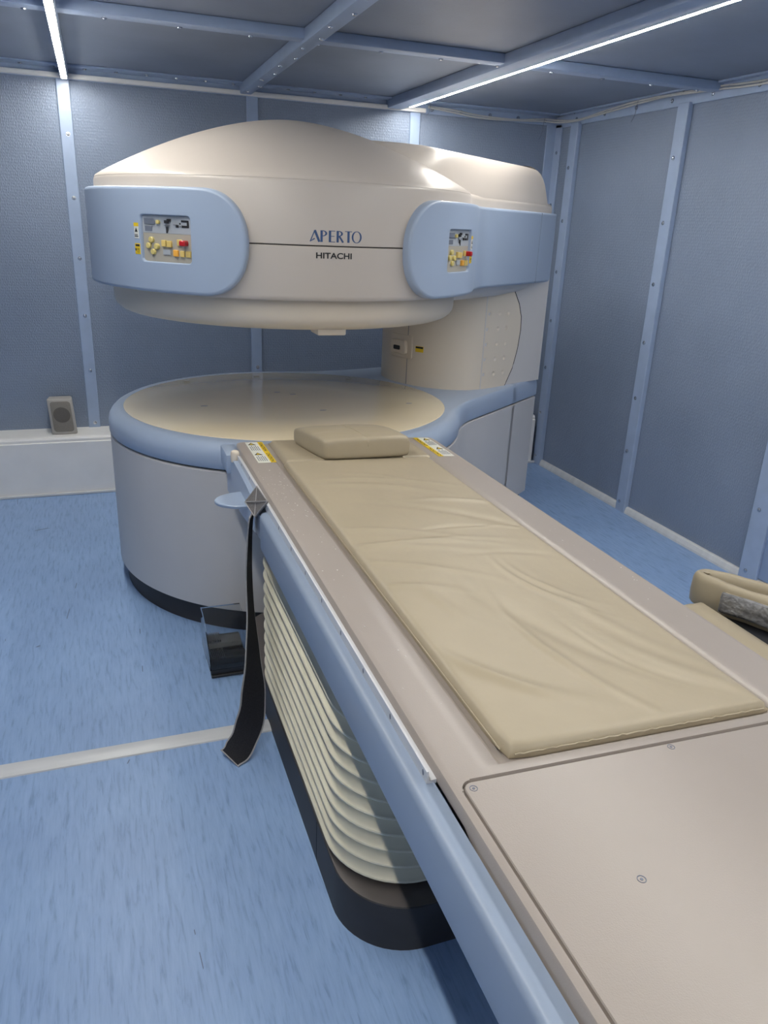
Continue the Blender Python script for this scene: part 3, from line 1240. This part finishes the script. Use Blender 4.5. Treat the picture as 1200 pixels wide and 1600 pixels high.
grid = []
for y in ys:
    row = []
    for x in xs:
        X, Y = corner_xy(x, y)
        row.append(bm.verts.new((X, Y, top_z(x, y))))
    grid.append(row)
for j in range(len(ys) - 1):
    for i in range(len(xs) - 1):
        bm.faces.new((grid[j][i], grid[j][i + 1], grid[j + 1][i + 1], grid[j + 1][i]))
ring = [grid[j][0] for j in range(len(ys) - 1, -1, -1)] + [grid[0][i] for i in range(1, len(xs))] + \
       [grid[j][-1] for j in range(1, len(ys))] + [grid[-1][i] for i in range(len(xs) - 2, 0, -1)]
low = [bm.verts.new((v.co.x, v.co.y, skirt_z(v.co.y))) for v in ring]
for i in range(len(ring)):
    j = (i + 1) % len(ring)
    bm.faces.new((ring[i], ring[j], low[j], low[i]))
bm.faces.new(low)
obj('tabletop', roll(bm), M_TABLE, table, 40)
bm = B()
for cx, sg_ in ((PX0, 1), (TX1 - .0165, -1)):
    fr_ = .0195
    q = [(cx - sg_ * .0022, PY1 - fr_), (cx - sg_ * .0022, PY1 + .0022), (cx + sg_ * fr_, PY1 + .0022)] + [(cx + sg_ * (fr_ - fr_ * math.sin(PI / 2 * k / 6)), PY1 - fr_ + fr_ * math.cos(PI / 2 * k / 6)) for k in range(7)]
    loft(bm, [at_z(q, TZ - .0105), at_z(q, TZ)])
obj('pocket_corners', roll(bm), M_TABLE, table, 0, kind='stuff')
# front panel set into its pocket, with screws
bm = B()
ol = rrect(PX0 + .0035, TX1 - .020, TY0 + .01, PY1 - .0035, .016, 6)
loft(bm, [at_z(ol, TZ - .0105), at_z(ol, TZ - .002), at_z(offset(ol, -.0015), TZ - .0003)])
fp = obj('front_panel', roll(bm), M_TABLE, table, 40)
for x, y in ((.4535, .794), (.810, .799), (.588, .583), (1.165, .794), (1.02, .583), (.810, .30)):
    bm = B()
    n_ = 14
    def rg(r, z):
        return [(x + r * math.cos(2 * PI * k / n_), y + r * math.sin(2 * PI * k / n_), z) for k in range(n_)]
    loft(bm, [rg(.0062, TZ - .002), rg(.0062, TZ + .0004), rg(.0052, TZ + .0002), rg(.0048, TZ - .0012), rg(.0026, TZ - .0014), rg(.0022, TZ + .0002), rg(.001, TZ + .0002)])
    obj('screw', roll(bm), M_INKG, fp, 30)
# pale side rail with holes
for sgn in (0,):
    X = lambda x: x
    bm = B()
    pr = [(.4195, .794), (.403, .790), (.4025, .8165), (.4055, .8175), (.407, .800), (.4195, .801)]
    loft(bm, [[(X(a), y, z) for a, z in pr] for y in (.848, 2.60)])
    rail = obj('side_rail', roll(bm), M_RAIL, table, 30)
    bm = B()
    for k in range(13):
        y = .862 + .146 * k
        n_ = 10
        r1 = [(X(.4024), y + .0035 * math.cos(2 * PI * i / n_), .806 + .0055 * math.sin(2 * PI * i / n_)) for i in range(n_)]
        r2_ = [(X(.4052), p[1], p[2]) for p in r1]
        loft(bm, [r1, r2_])
    obj('rail_holes', roll(bm), M_INKG, rail, 0, kind='stuff')
# blue side beams; the one on the right sits in under the top's edge
for sgn in (0, 1):
    X = lambda x: x if sgn == 0 else (TX0 + TX1) - x - .052
    bm = B()
    pr = [(.384, .686), (.3795, .688), (.378, .694), (.378, .780), (.3788, .7855), (.3815, .7905), (.3865, .7935), (.396, .7950), (.404, .7952), (.416, .7952), (.416, .772), (.44, .772), (.44, .686)]
    rings = []
    for k, (y, sh) in enumerate(((.05, 0), (2.02, 0), (2.045, .006), (2.06, .02), (2.066, .04))):
        rings.append([(X(a + sh * (a < .41)), y, z - (sh * .4 if z > .75 else 0)) for a, z in pr])
    loft(bm, rings)
    obj('side_beam', roll(bm), M_BEAM, table, 32)
# dark chassis under the top
bm = B()
box(bm, .445, 1.12, .10, 2.62, .672, .770, .004, 1)
obj('chassis', bm, M_CHASSIS, table, 0)
bm = B()
box(bm, .455, 1.162, 1.24, 2.32, .60, .68, .004, 1)
obj('lift_head', bm, M_CHASSIS, table, 0)
# bellows
bm = B()
BX0, BX1, BY0, BY1 = .414, 1.194, 1.232, 2.352
rings = []
pitch = .0452
z = .150


def bel_ring(ins, z, r=.19):
    return at_z(rrect(BX0 + ins, BX1 - ins, BY0 + ins, BY1 - ins, max(.02, r - ins), 12), z)


for k in range(10):
    zb = .152 + pitch * k
    for ins, dz in ((.026, .001), (.008, .003), (.001, .0055), (.0, .0085), (.0015, .0115), (.0085, .0155), (.026, .0435)):
        rings.append(bel_ring(ins, zb + dz))
rings.append(bel_ring(.045, .152 + pitch * 10 + .035))
rings.append(bel_ring(.06, .66))
loft(bm, rings)
obj('bellows', bm, M_BELLOW, table, 30)
# base
bm = B()
ol = rrect(.418, 1.190, 1.190, 2.695, .175, 14)
loft(bm, [at_z(ol, 0), at_z(ol, .1285), at_z(offset(ol, -.0025), .131)], cap1=False)
obj('base', bm, M_DARK, table, 40)
bm = B()
loft(bm, [at_z(offset(ol, -.0025), .12), at_z(offset(ol, -.0025), .1310), at_z(offset(ol, -.004), .1315)])
obj('base_top', bm, M_BASE, table, 40)
bm = B()
loft(bm, [bel_ring(.05, .128, .19), bel_ring(.05, .17, .19)])
obj('bellows_foot', bm, M_GAP, table, 0)
bm = B()
box(bm, .4172, .4184, 1.518, 1.5195, .004, .128)
obj('base_seam', bm, M_GAP, table, 0)
# blue plate at the far end of the beam, dock block, cream bumper knob, round hook
bm = B()
pl = [(2.70, .800), (2.70, .640), (2.40, .655), (2.06, .700), (2.06, .772), (2.3, .792), (2.60, .800)]
loft(bm, [[(a, y, z) for y, z in pl] for a in (.387, .412)])
obj('end_plate', roll(bm), M_BLUE, table, 30)
bm = B()
box(bm, .372, .425, 2.60, 2.742, .735, .803, .004, 2)
obj('dock_block', roll(bm), M_BLUE, table, 35)
bm = B()
lathe(bm, [(.001, .792), (.0145, .792), (.0155, .797), (.0155, .822), (.013, .829), (.008, .832), (.001, .8325)], .396, 2.558, 20)
obj('bumper_knob', bm, M_BEIGE2, table, 40)
bm = B()
hk = []
for k in range(25):
    a = PI / 2 + PI * k / 24
    hk.append((.40 + .108 * math.cos(a), 2.335 + .072 * math.sin(a)))
hk += [(.405, 2.263), (.405, 2.407)]
loft(bm, [at_z(offset(hk, -.002), .724), at_z(hk, .727), at_z(hk, .732), at_z(offset(hk, -.003), .735)])
obj('round_hook', bm, M_BLUE, table, 40)


# caution labels on the borders of the top
def flat_rect(x0, x1, y0, y1, z0, z1):
    b2 = B()
    box(b2, x0, x1, y0, y1, z0, z1)
    return b2


for sgn in (0, 1):
    X = lambda x: x if sgn == 0 else 1.628 - x
    a0, a1, yy0, yy1 = .454, .516, 2.438, 2.694
    def rect(u0_, u1_, v0_, v1_, e):
        xx = sorted((X(a0 + (a1 - a0) * u0_), X(a0 + (a1 - a0) * u1_)))
        return flat_rect(xx[0], xx[1], yy0 + (yy1 - yy0) * v0_, yy0 + (yy1 - yy0) * v1_, TZ - .001, TZ + e)
    lab_ = obj('caution_label', roll(rect(0, 1, 0, 1, .0006)), M_LWHITE, table, 0, label='white and yellow caution label on the %s border' % ('left', 'right')[sgn])
    obj('label_header', roll(rect(.70, 1, 0, 1, .0010)), M_YEL, lab_, 0)
    prt = []
    for v0_ in (.06, .56):
        for r_ in range(5):
            prt.append(rect(.10 + .11 * r_, .145 + .11 * r_, v0_ + .02, v0_ + (.26 if r_ % 2 else .22), .0010))
    obj('label_print', roll(merge(prt)), M_INKG, lab_, 0, kind='stuff')
    for v0_ in (.36, .86):
        tri, tri2 = B(), B()
        for bmx, k in ((tri, 1.0), (tri2, .55)):
            yc, xc = yy0 + (yy1 - yy0) * (v0_ + .05), X(a0 + (a1 - a0) * .30)
            if k == 1.0:
                pts = [(xc - .014, yc - .014), (xc + .014, yc - .014), (xc + .0, yc + .014)]
            else:
                pts = [(xc - .007, yc - .010), (xc + .007, yc - .010), (xc + .0, yc + .005)]
            loft(bmx, [[(p[0], p[1], TZ + e) for p in pts] for e in (0, .0012 if k == 1 else .0016)])
        obj('warning_triangle', roll(tri), M_INK, lab_, 0)
        obj('warning_triangle_inset', roll(tri2), M_YEL, lab_, 0)
    tx = []
    for v0_ in (.03, .53):
        b2 = text_bm('CAUTION', .02)
        # text runs along the table's length, its foot towards the outside
        fit2d(b2, 0, 1, 0, 1)
        for v in b2.verts:
            t_, h_ = v.co.x, v.co.y
            xv = a0 + (a1 - a0) * (.76 + .18 * h_)
            yv = yy0 + (yy1 - yy0) * (v0_ + .40 * (1 - t_))
            if sgn == 1:
                yv = yy0 + (yy1 - yy0) * (v0_ + .40 * t_)
            v.co = Vector((X(xv), yv, TZ + .0014))
        tx.append(b2)
    obj('label_wording', roll(merge(tx)), M_INK, lab_, 0, kind='stuff')
# water drops / specks on the borders
bm = B()
rd = random.Random(3)
for k in range(95):
    if k < 80:
        x = rd.uniform(.432, .508)
        y = rd.choice([rd.uniform(.95, 2.4), rd.uniform(1.9, 2.35)])
    else:
        x = rd.uniform(1.11, 1.18)
        y = rd.uniform(1.1, 2.0)
    rr = rd.uniform(.0009, .0024)
    n_ = 7
    loft(bm, [[(x + q * rr * math.cos(2 * PI * i / n_), y + q * rr * math.sin(2 * PI * i / n_), TZ + h) for i in range(n_)]
              for q, h in ((1, -.0005), (.8, rr * .35), (.3, rr * .5))])
obj('water_drops', roll(bm), M_DROP, table, 60, kind='stuff')
# foot pedals under a clear guard, on the floor beside the base
for k, (y0, mm) in enumerate(((2.465, M_PEDAL), (2.585, M_PEDALG))):
    bm = B()
    prs = [(0, .012), (0, .050), (.012, .062), (.05, .070), (.085, .060), (.095, .050), (.095, .012)]
    rings = []
    for x_, sh in ((.272, .006), (.278, 0), (.405, 0)):
        rings.append([(x_, y0 + a, max(.012, zz - sh)) for a, zz in prs])
    loft(bm, rings)
    pd = obj('foot_pedal', bm, mm, table, 30)
    bm = B()
    for i in range(8):
        xx = .280 + .0065 * i
        box(bm, xx, xx + .003, y0 + .018, y0 + .080, .055, .0725)
    obj('pedal_ribs', bm, mm, pd, 0, kind='stuff')
bm = B()
box(bm, .272, .418, 2.455, 2.70, 0, .012, .003, 1)
obj('pedal_base', bm, M_PEDAL, table, 30)
bm = B()
th = .004
DY = .125
gpr = [(2.33, .035), (2.33, .085), (2.47, .165), (2.575, .170), (2.575, .012)]
gin = [(2.571, .012), (2.571, .1662), (2.4715, .1612), (2.334, .0825), (2.334, .035)]
loft(bm, [[(x_, y + DY, z) for y, z in gpr + gin] for x_ in (.272, .418)])
sidep = [(2.33, .035), (2.33, .085), (2.47, .165), (2.575, .170), (2.575, .012), (2.45, .012), (2.42, .035)]
loft(bm, [[(x_, y + DY, z) for y, z in sidep] for x_ in (.2680, .2720)])
obj('clear_guard', bm, M_CLEAR, table, 30)

# ------------------------------------------------------------------ mattress, pillow and strap on the table
MZ = TZ - .016
matt = thing('mattress', 'cream vinyl mattress lying in the recess of the patient table', 'mattress', (.80, 1.6, MZ - KR * .38))


def cushion(bm, x0, x1, y0, y1, zb, h, nx, ny, wr, edge=.02, rc=.02):
    """closed pad: top grid with wrinkles, rounded rim, flat underside"""
    def shp(i, j):
        a, b2 = i / nx, j / ny
        return x0 + (x1 - x0) * a, y0 + (y1 - y0) * b2
    top = []
    for j in range(ny + 1):
        row = []
        for i in range(nx + 1):
            x, y = shp(i, j)
            e = min(x - x0, x1 - x, y - y0, y1 - y)
            t = min(1, max(0, e / edge))
            zz = zb + h * (.42 + .58 * math.sqrt(1 - (1 - t) ** 2)) + wr(x, y) * min(1, e / .03)
            row.append(bm.verts.new((x, y, zz)))
        top.append(row)
    for j in range(ny):
        for i in range(nx):
            bm.faces.new((top[j][i], top[j][i + 1], top[j + 1][i + 1], top[j + 1][i]))
    ring = [top[0][i] for i in range(nx + 1)] + [top[j][nx] for j in range(1, ny + 1)] + \
           [top[ny][i] for i in range(nx - 1, -1, -1)] + [top[j][0] for j in range(ny - 1, 0, -1)]
    cx, cyy = (x0 + x1) / 2, (y0 + y1) / 2
    r1 = []
    for v in ring:
        dx, dy = v.co.x - cx, v.co.y - cyy
        ox = .002 if abs(v.co.x - x1) < 1e-6 else (-.002 if abs(v.co.x - x0) < 1e-6 else 0)
        oy = .002 if abs(v.co.y - y1) < 1e-6 else (-.002 if abs(v.co.y - y0) < 1e-6 else 0)
        r1.append(bm.verts.new((v.co.x + ox, v.co.y + oy, zb + h * .2)))
    r2_ = [bm.verts.new((v.co.x, v.co.y, zb)) for v in ring]
    for A, C_ in ((ring, r1), (r1, r2_)):
        for i in range(len(ring)):
            j = (i + 1) % len(ring)
            bm.faces.new((A[i], A[j], C_[j], C_[i]))
    bm.faces.new(list(reversed(r2_)))


WR_ = []
rd = random.Random(11)
for k in range(26):
    # long soft creases fanning from the right edge
    x0 = rd.uniform(.60, 1.0)
    y0 = rd.uniform(.95, 2.25)
    ang = R(rd.uniform(-40, 5)) if y0 > 1.4 else R(rd.uniform(100, 140))
    WR_.append((x0, y0, ang, rd.uniform(.10, .26), rd.uniform(.008, .020), rd.uniform(.0020, .0048) * rd.choice((1, 1, -1))))


def wrinkle(x, y):
    h = 0.0014 * noise.noise((x * 5, y * 4, 0)) + .0007 * noise.noise((x * 16, y * 11, 3))
    for x0, y0, a, ln, wd, amp in WR_:
        dx, dy = x - x0, y - y0
        u = dx * math.cos(a) + dy * math.sin(a)
        v = -dx * math.sin(a) + dy * math.cos(a) + .35 * u * u / ln * .5
        if abs(u) < ln * 1.6 and abs(v) < wd * 3:
            h += amp * math.exp(-(u / ln) ** 2 * 1.4 - (v / wd) ** 2)
    return h


bm = B()
cushion(bm, .539, 1.066, .852, 2.425, MZ + .0005, .024, 120, 300, wrinkle, edge=.016)
for v in bm.verts:                       # near left corner tucked in a little
    dx, dy = v.co.x - .539, v.co.y - .852
    if dx < .06 and dy < .06:
        k = max(0, 1 - (dx + dy) / .05)
        v.co.x += .008 * k
        v.co.y += .006 * k
obj('body_section', roll(bm), M_VINYL, matt, 60)
bm = B()
cushion(bm, .545, 1.085, 2.430, 2.705, MZ + .0005, .021, 50, 30, wrinkle, edge=.012)
obj('head_section', roll(bm), M_VINYL, matt, 60)
bm = B()
pts = []
for k in range(61):
    x = .552 + (1.055 - .552) * k / 60
    pts.append((x, .8495 + .001 * math.sin(k * 1.9), MZ + .0135 + .0006 * math.sin(k * 2.7)))
tube(bm, pts, .0016, 6)
pts = [(.5365, .87 + 1.54 * k / 40, MZ + .012) for k in range(41)]
tube(bm, pts, .0016, 6)
obj('edge_seam', roll(bm), M_VINYL, matt, 60)

pz = MZ + .0225 - KR * .38
pillow = thing('pillow', 'small cream vinyl pillow at the scanner end of the patient table', 'pillow', (.80, 2.52, pz))
bm = B()
nx, ny, nz = 28, 22, 10


def pil(u, v, w_):
    """u,v,w in -1..1 on a cube -> soft wedge pillow"""
    def sq(t):
        return math.copysign(abs(t) ** .9, t)
    x = .806 + .160 * u * (1 - .03 * v * v - .012 * abs(w_) ** 3) - .026 * v
    y = 2.538 + .124 * v * (1 - .015 * u * u - .02 * abs(w_) ** 3) - .004 * u
    # top face falls gently to the back; front face is upright
    top = .078 + .004 * (1 - u * u) * (1 - v * v) - .014 * max(0, v) ** 1.5 - .004 * abs(u) ** 6
    f = (w_ + 1) / 2
    z = pz + top * f - .006 * (abs(u) ** 8 + abs(v) ** 8) * (f - .45)
    if w_ > .5:
        z += .0022 * noise.noise((u * 3.1, v * 3.3, 1.7)) - .003 * math.exp(-(u / .025) ** 2)
    return Vector((x, y, z))


def cube_surface(bm, n1, n2, n3, fn):
    cache = {}

    def vert(i, j, k):
        key = (i, j, k)
        if key not in cache:
            p = Vector((i / n1 * 2 - 1, j / n2 * 2 - 1, k / n3 * 2 - 1))
            # round the cube a little
            q = Vector(p)
            m_ = .2
            q.x = p.x * math.sqrt(max(0, 1 - m_ * .5 * (p.y ** 8 + p.z ** 8) * .35))
            q.y = p.y * math.sqrt(max(0, 1 - m_ * .5 * (p.x ** 8 + p.z ** 8) * .35))
            q.z = p.z * math.sqrt(max(0, 1 - m_ * .5 * (p.x ** 8 + p.y ** 8) * .5))
            cache[key] = bm.verts.new(fn(q.x, q.y, q.z))
        return cache[key]
    for i in range(n1):
        for j in range(n2):
            for k in (0, n3):
                bm.faces.new((vert(i, j, k), vert(i + 1, j, k), vert(i + 1, j + 1, k), vert(i, j + 1, k)))
    for i in range(n1):
        for k in range(n3):
            for j in (0, n2):
                bm.faces.new((vert(i, j, k), vert(i + 1, j, k), vert(i + 1, j, k + 1), vert(i, j, k + 1)))
    for j in range(n2):
        for k in range(n3):
            for i in (0, n1):
                bm.faces.new((vert(i, j, k), vert(i, j + 1, k), vert(i, j + 1, k + 1), vert(i, j, k + 1)))


cube_surface(bm, nx, ny, nz, pil)
obj('pillow_body', bm, M_VINYL, pillow, 75)
bm = B()
pts = [pil(0.0, -1 + 2 * k / 16, 1.0) + Vector((0, 0, .0003)) for k in range(1, 16)]
tube(bm, [pil(0, -1.0, .2) - Vector((0, .001, 0)), pil(0, -1.0, .7) - Vector((0, .001, 0))] + pts, .0016, 6)
obj('seam', bm, M_VINYL, pillow, 60)

# strap: stitched patch on the rail, then the long tail falling to the floor
strap = thing('strap', 'black and grey hook and loop strap hanging from the table rail to the floor', 'strap', (.37, 2.08, 0))


def ribbon(bm, path, widths, normals_w, th):
    """path of centre points, width direction vectors, thickness"""
    n_ = len(path)
    rings = []
    for i in range(n_):
        p = Vector(path[i])
        t = (Vector(path[min(i + 1, n_ - 1)]) - Vector(path[max(i - 1, 0)])).normalized()
        wv = Vector(normals_w[i])
        wv = (wv - t * wv.dot(t)).normalized()
        nv = t.cross(wv).normalized()
        hw = widths[i] / 2
        rings.append([p - wv * hw - nv * th / 2, p + wv * hw - nv * th / 2, p + wv * hw + nv * th / 2, p - wv * hw + nv * th / 2])
    loft(bm, rings)


ctrl = [(.371, 2.115, .765), (.366, 2.125, .70), (.362, 2.135, .56), (.360, 2.105, .42), (.357, 2.07, .30), (.352, 2.045, .20), (.342, 2.028, .125), (.318, 2.012, .060), (.288, 1.995, .022), (.262, 1.982, .010)]
wdir = [(0.4, 1, 0), (.42, 1, 0), (.45, 1, 0), (.52, 1, 0), (.72, .7, 0), (.9, .35, 0), (.93, .0, -.1), (.9, -.25, -.05), (.88, -.4, .0), (.86, -.45, .0)]
path = catmull(ctrl, 6)
wds = catmull(wdir, 6)
wid = [.060 + .028 * min(1, i / 34) + .003 * math.sin(i * .7) for i in range(len(path))]
bm = B()
ribbon(bm, path, wid, wds, .0035)
obj('strap_web', bm, M_STRAPE, strap, 40)
bm = B()
ribbon(bm, path[1:-1], [w_ - .009 for w_ in wid[1:-1]], wds[1:-1], .0052)
obj('loop_face', bm, M_STRAP, strap, 40)
bm = B()
dm = [Vector(p) for p in ((.4035, 2.185, .8235), (.4055, 2.04, .826), (.375, 2.075, .768), (.366, 2.185, .776))]
nrm = (dm[1] - dm[0]).cross(dm[3] - dm[0]).normalized()
if nrm.x > 0:
    nrm = -nrm
loft(bm, [[p + nrm * e for p in dm] for e in (-.002, .003)])
pt_ = obj('stitched_patch', bm, M_STRAPG, strap, 0)
bm = B()
for a, b2 in ((0, 1), (1, 2), (2, 3), (3, 0), (0, 2), (1, 3)):
    tube(bm, [dm[a] + nrm * .0032, dm[b2] + nrm * .0032], .0016, 5)
obj('stitching', bm, M_STRAPE, pt_, 0)

# ------------------------------------------------------------------ speaker on the trunking
spk = thing('speaker', 'small grey loudspeaker standing on the white trunking at the back wall', 'speaker', (-.255, 4.80, .35))
bm = B()


def spk_pt(x, f, h):
    """x across, f depth behind the front face, h height; leans back"""
    return Vector((x - .012 * h / .22 * 1.2, 4.735 + f + .12 * h, .3515 + h * .97))


SW0, SW1, SH = -.325, -.187, .212
rings = []
for f, ins in ((0.0, .006), (.004, .001), (.010, 0), (.10, .006)):
    ol = rrect(SW0 + ins, SW1 - ins, ins, SH - ins, .008, 3)
    rings.append([spk_pt(x, f, h) for x, h in ol])
loft(bm, rings)
for v in bm.verts:
    if v.co.z < .3515:
        v.co.z = .3515
obj('cabinet', bm, M_SPK, spk, 40)
bm = B()
ol = rrect(SW0 + .014, SW1 - .014, .016, SH - .016, .018, 5)
loft(bm, [[spk_pt(x, f, h) for x, h in q] for f, q in ((.002, ol), (-.0025, ol), (-.0035, offset(ol, -.002)))])
gr = obj('grille', bm, M_GRILLE, spk, 30)
bm = B()
cc = [((SW0 + SW1) / 2 + .046 * math.cos(2 * PI * k / 32), SH * .55 + .046 * math.sin(2 * PI * k / 32)) for k in range(32)]
loft(bm, [[spk_pt(x, f, h) for x, h in cc] for f in (-.003, -.0045)])
obj('driver_cover', bm, M_GRILLED, gr, 30)

# ------------------------------------------------------------------ cables along the top of the walls
cz = ZC - .03
c1 = [(1.99, YB - .03, cz + .005), (2.15, YB - .03, cz - .005), (2.35, YB - .028, cz - .022), (2.6, YB - .026, cz - .02), (2.80, YB - .03, cz - .006),
      (2.885, YB - .08, cz - .012), (2.893, 4.60, cz - .022), (2.893, 4.3, cz - .004), (2.892, 4.0, cz + .010), (2.892, 3.75, cz + .012), (2.889, 3.40, cz + .002), (2.893, 3.1, cz - .01), (2.893, 2.6, cz), (2.893, 1.6, cz - .008), (2.893, 0.6, cz), (2.893, -.8, cz)]
for k, lab in enumerate(('white cable clipped along the top of the walls, upper of the pair', 'white cable clipped along the top of the walls, lower of the pair')):
    pts = [(p[0] - .004 * k, p[1] - .004 * k, p[2] + (.007 if k == 0 else -.006) * (1 if i % 3 else .4)) for i, p in enumerate(c1)]
    bm = B()
    tube(bm, catmull(pts, 8), .0052, 8)
    cb = obj('cable', bm, M_CABLE, None, 60)
    meta(cb, lab, 'cable')
    INV[cb] = Matrix.Identity(4)
    if k == 1:
        for p, dz in (((2.80, YB - .036, cz - .012), -.11), ((2.889, 4.02, cz + .0), -.09), ((2.0, YB - .034, cz), -.05)):
            bm = B()
            tube(bm, catmull([(p[0], p[1] - .004, p[2] + .02), (p[0] - .008, p[1] - .008, p[2] - .01), (p[0] - .012, p[1] - .006, p[2] + dz * .6), (p[0] - .03, p[1] - .006, p[2] + dz)], 5), .0012, 5)
            obj('cable_tie', bm, M_INKG, cb, 60)

# ------------------------------------------------------------------ things stored beyond the table
bench = thing('storage_bench', 'low dark bench with folded cream mats behind the right edge of the table', 'bench', (1.75, .95, 0))
bm = B()
box(bm, 1.28, 2.40, .25, 1.74, .385, .42, .004, 1)
obj('bench_top', bm, M_BENCHD, bench, 30)
for x in (1.40, 2.34):
    for y in (.29, 1.68):
        bm = B()
        box(bm, x - .02, x + .02, y - .02, y + .02, 0, .386, .002, 1)
        obj('leg', bm, M_BENCH, bench, 0)
bm = B()
cushion(bm, 1.30, 1.790, .28, 1.765, .4205, .055, 40, 80, lambda x, y: .003 * noise.noise((x * 14, y * 3, 5)) - .0035 * math.exp(-((x - 1.76 - .04 * math.sin(y * 2)) / .012) ** 2) - .003 * math.exp(-((x - 1.70) / .012) ** 2), edge=.05)
pad = obj('padded_mat', bm, M_VINYL, None, 60)
meta(pad, 'flat cream padded mat lying on the bench right beside the table', 'mat')
# gray block under the folded mat
bm = B()
box(bm, 1.80, 1.93, .80, 1.50, .4205, .4445, .004, 1)
blk = obj('support_block', bm, M_BENCH, None, 30)
meta(blk, 'grey green block on the bench under the plastic wrapped mat', 'block')
# folded mat: a loop of padding seen end-on, extruded along its length
Lv, Qv = Vector((.55, -.835, 0)), Vector((-.835, -.55, 0))


def folded(base, prof, length, n_=26, amp=.004):
    bm = B()
    rings = []
    for k in range(n_ + 1):
        t = k / n_
        q = []
        ends = .80 + .20 * math.sqrt(max(0, 1 - (1 - min(1, t * n_ / 2.0)) ** 2)) if t * n_ < 2 else 1
        for i, (a, h) in enumerate(prof):
            p = base + Lv * (length * t) + Qv * (a * ends) + Vector((0, 0, h * (.9 + .1 * ends)))
            nn = noise.noise((p.x * 9, p.y * 9, p.z * 9 + i * .1)) * amp
            q.append(p + Vector((nn, nn, nn * .6)))
        rings.append(q)
    loft(bm, rings)
    return bm


def thick_path(ctrl_, th, n_=6):
    """closed 2D profile around a path"""
    c_ = [(p.x, p.y) for p in catmull([(a, b2, 0) for a, b2 in ctrl_], n_)]
    ou = offset(c_, th / 2, closed=False)
    inn = offset(c_, -th / 2, closed=False)
    # rounded ends
    def cap(p, q):
        m_ = ((p[0] + q[0]) / 2, (p[1] + q[1]) / 2)
        return m_
    return ou + [(c_[-1][0] + (c_[-1][0] - c_[-2][0]) * 2, c_[-1][1] + (c_[-1][1] - c_[-2][1]) * 2)] + list(reversed(inn)) + \
        [(c_[0][0] + (c_[0][0] - c_[1][0]) * 2, c_[0][1] + (c_[0][1] - c_[1][1]) * 2)]


MB = Vector((1.838, 1.830, .4215))



def ccw(poly):
    a = sum(poly[i][0] * poly[(i + 1) % len(poly)][1] - poly[(i + 1) % len(poly)][0] * poly[i][1] for i in range(len(poly)))
    return poly if a > 0 else list(reversed(poly))


# the folded mat stands on its long edge: a U in plan, its fold at the far left end
prof = ccw(thick_path([(1.0, -.055), (.5, -.052), (.12, -.048), (.035, -.044), (.000, -.030), (-.010, -.006), (.012, .014), (.08, .034), (.20, .052), (.5, .066), (1.0, .072)], .040))
bm = B()
rings = []
for ins, h in ((.004, 0), (0, .006), (-.002, .04), (0, .085), (.003, .096), (.008, .104), (.014, .108)):
    q = []
    for a, b2 in offset(prof, -ins):
        p = MB + Lv * a + Qv * b2 + Vector((0, 0, h))
        nn = noise.noise((p.x * 22, p.y * 22, p.z * 8)) * .003
        q.append(p + Vector((nn, nn, nn * .8)))
    rings.append(q)
loft(bm, rings)
bmesh.ops.triangulate(bm, faces=[f for f in bm.faces if len(f.verts) > 4])
fm = obj('folded_mat', bm, M_VINYL, None, 70)
meta(fm, 'folded cream vinyl mat standing on its edge with an open fold, at the right edge', 'mat')
Lv, Qv = Vector((.45, -.893, 0)), Vector((-.893, -.45, 0))
WB = Vector((1.842, 1.722, .446))
prof = ccw([(-.030, .004), (-.034, .014), (-.034, .056), (-.028, .064), (.020, .062), (.026, .054), (.028, .014), (.024, .004)])
bm = folded(WB, prof, .9, amp=.003)
wm = obj('wrapped_mat', bm, M_VINYL, None, 70)
meta(wm, 'cream mat in front of the folded mat, its near side wrapped in crinkled grey plastic', 'mat')
INV[wm] = Matrix.Identity(4)
prof = ccw([(.034, .010), (.0365, .03), (.035, .054), (.028, .066), (.016, .068), (.010, .065), (.020, .058), (.024, .048), (.024, .014), (.020, .002), (.008, -.002), (.028, .001)])
bm = folded(WB - Lv * .006, prof, .9, n_=90, amp=.006)
obj('plastic_wrap', bm, M_FILM, wm, 25, label='crinkled grey plastic film')
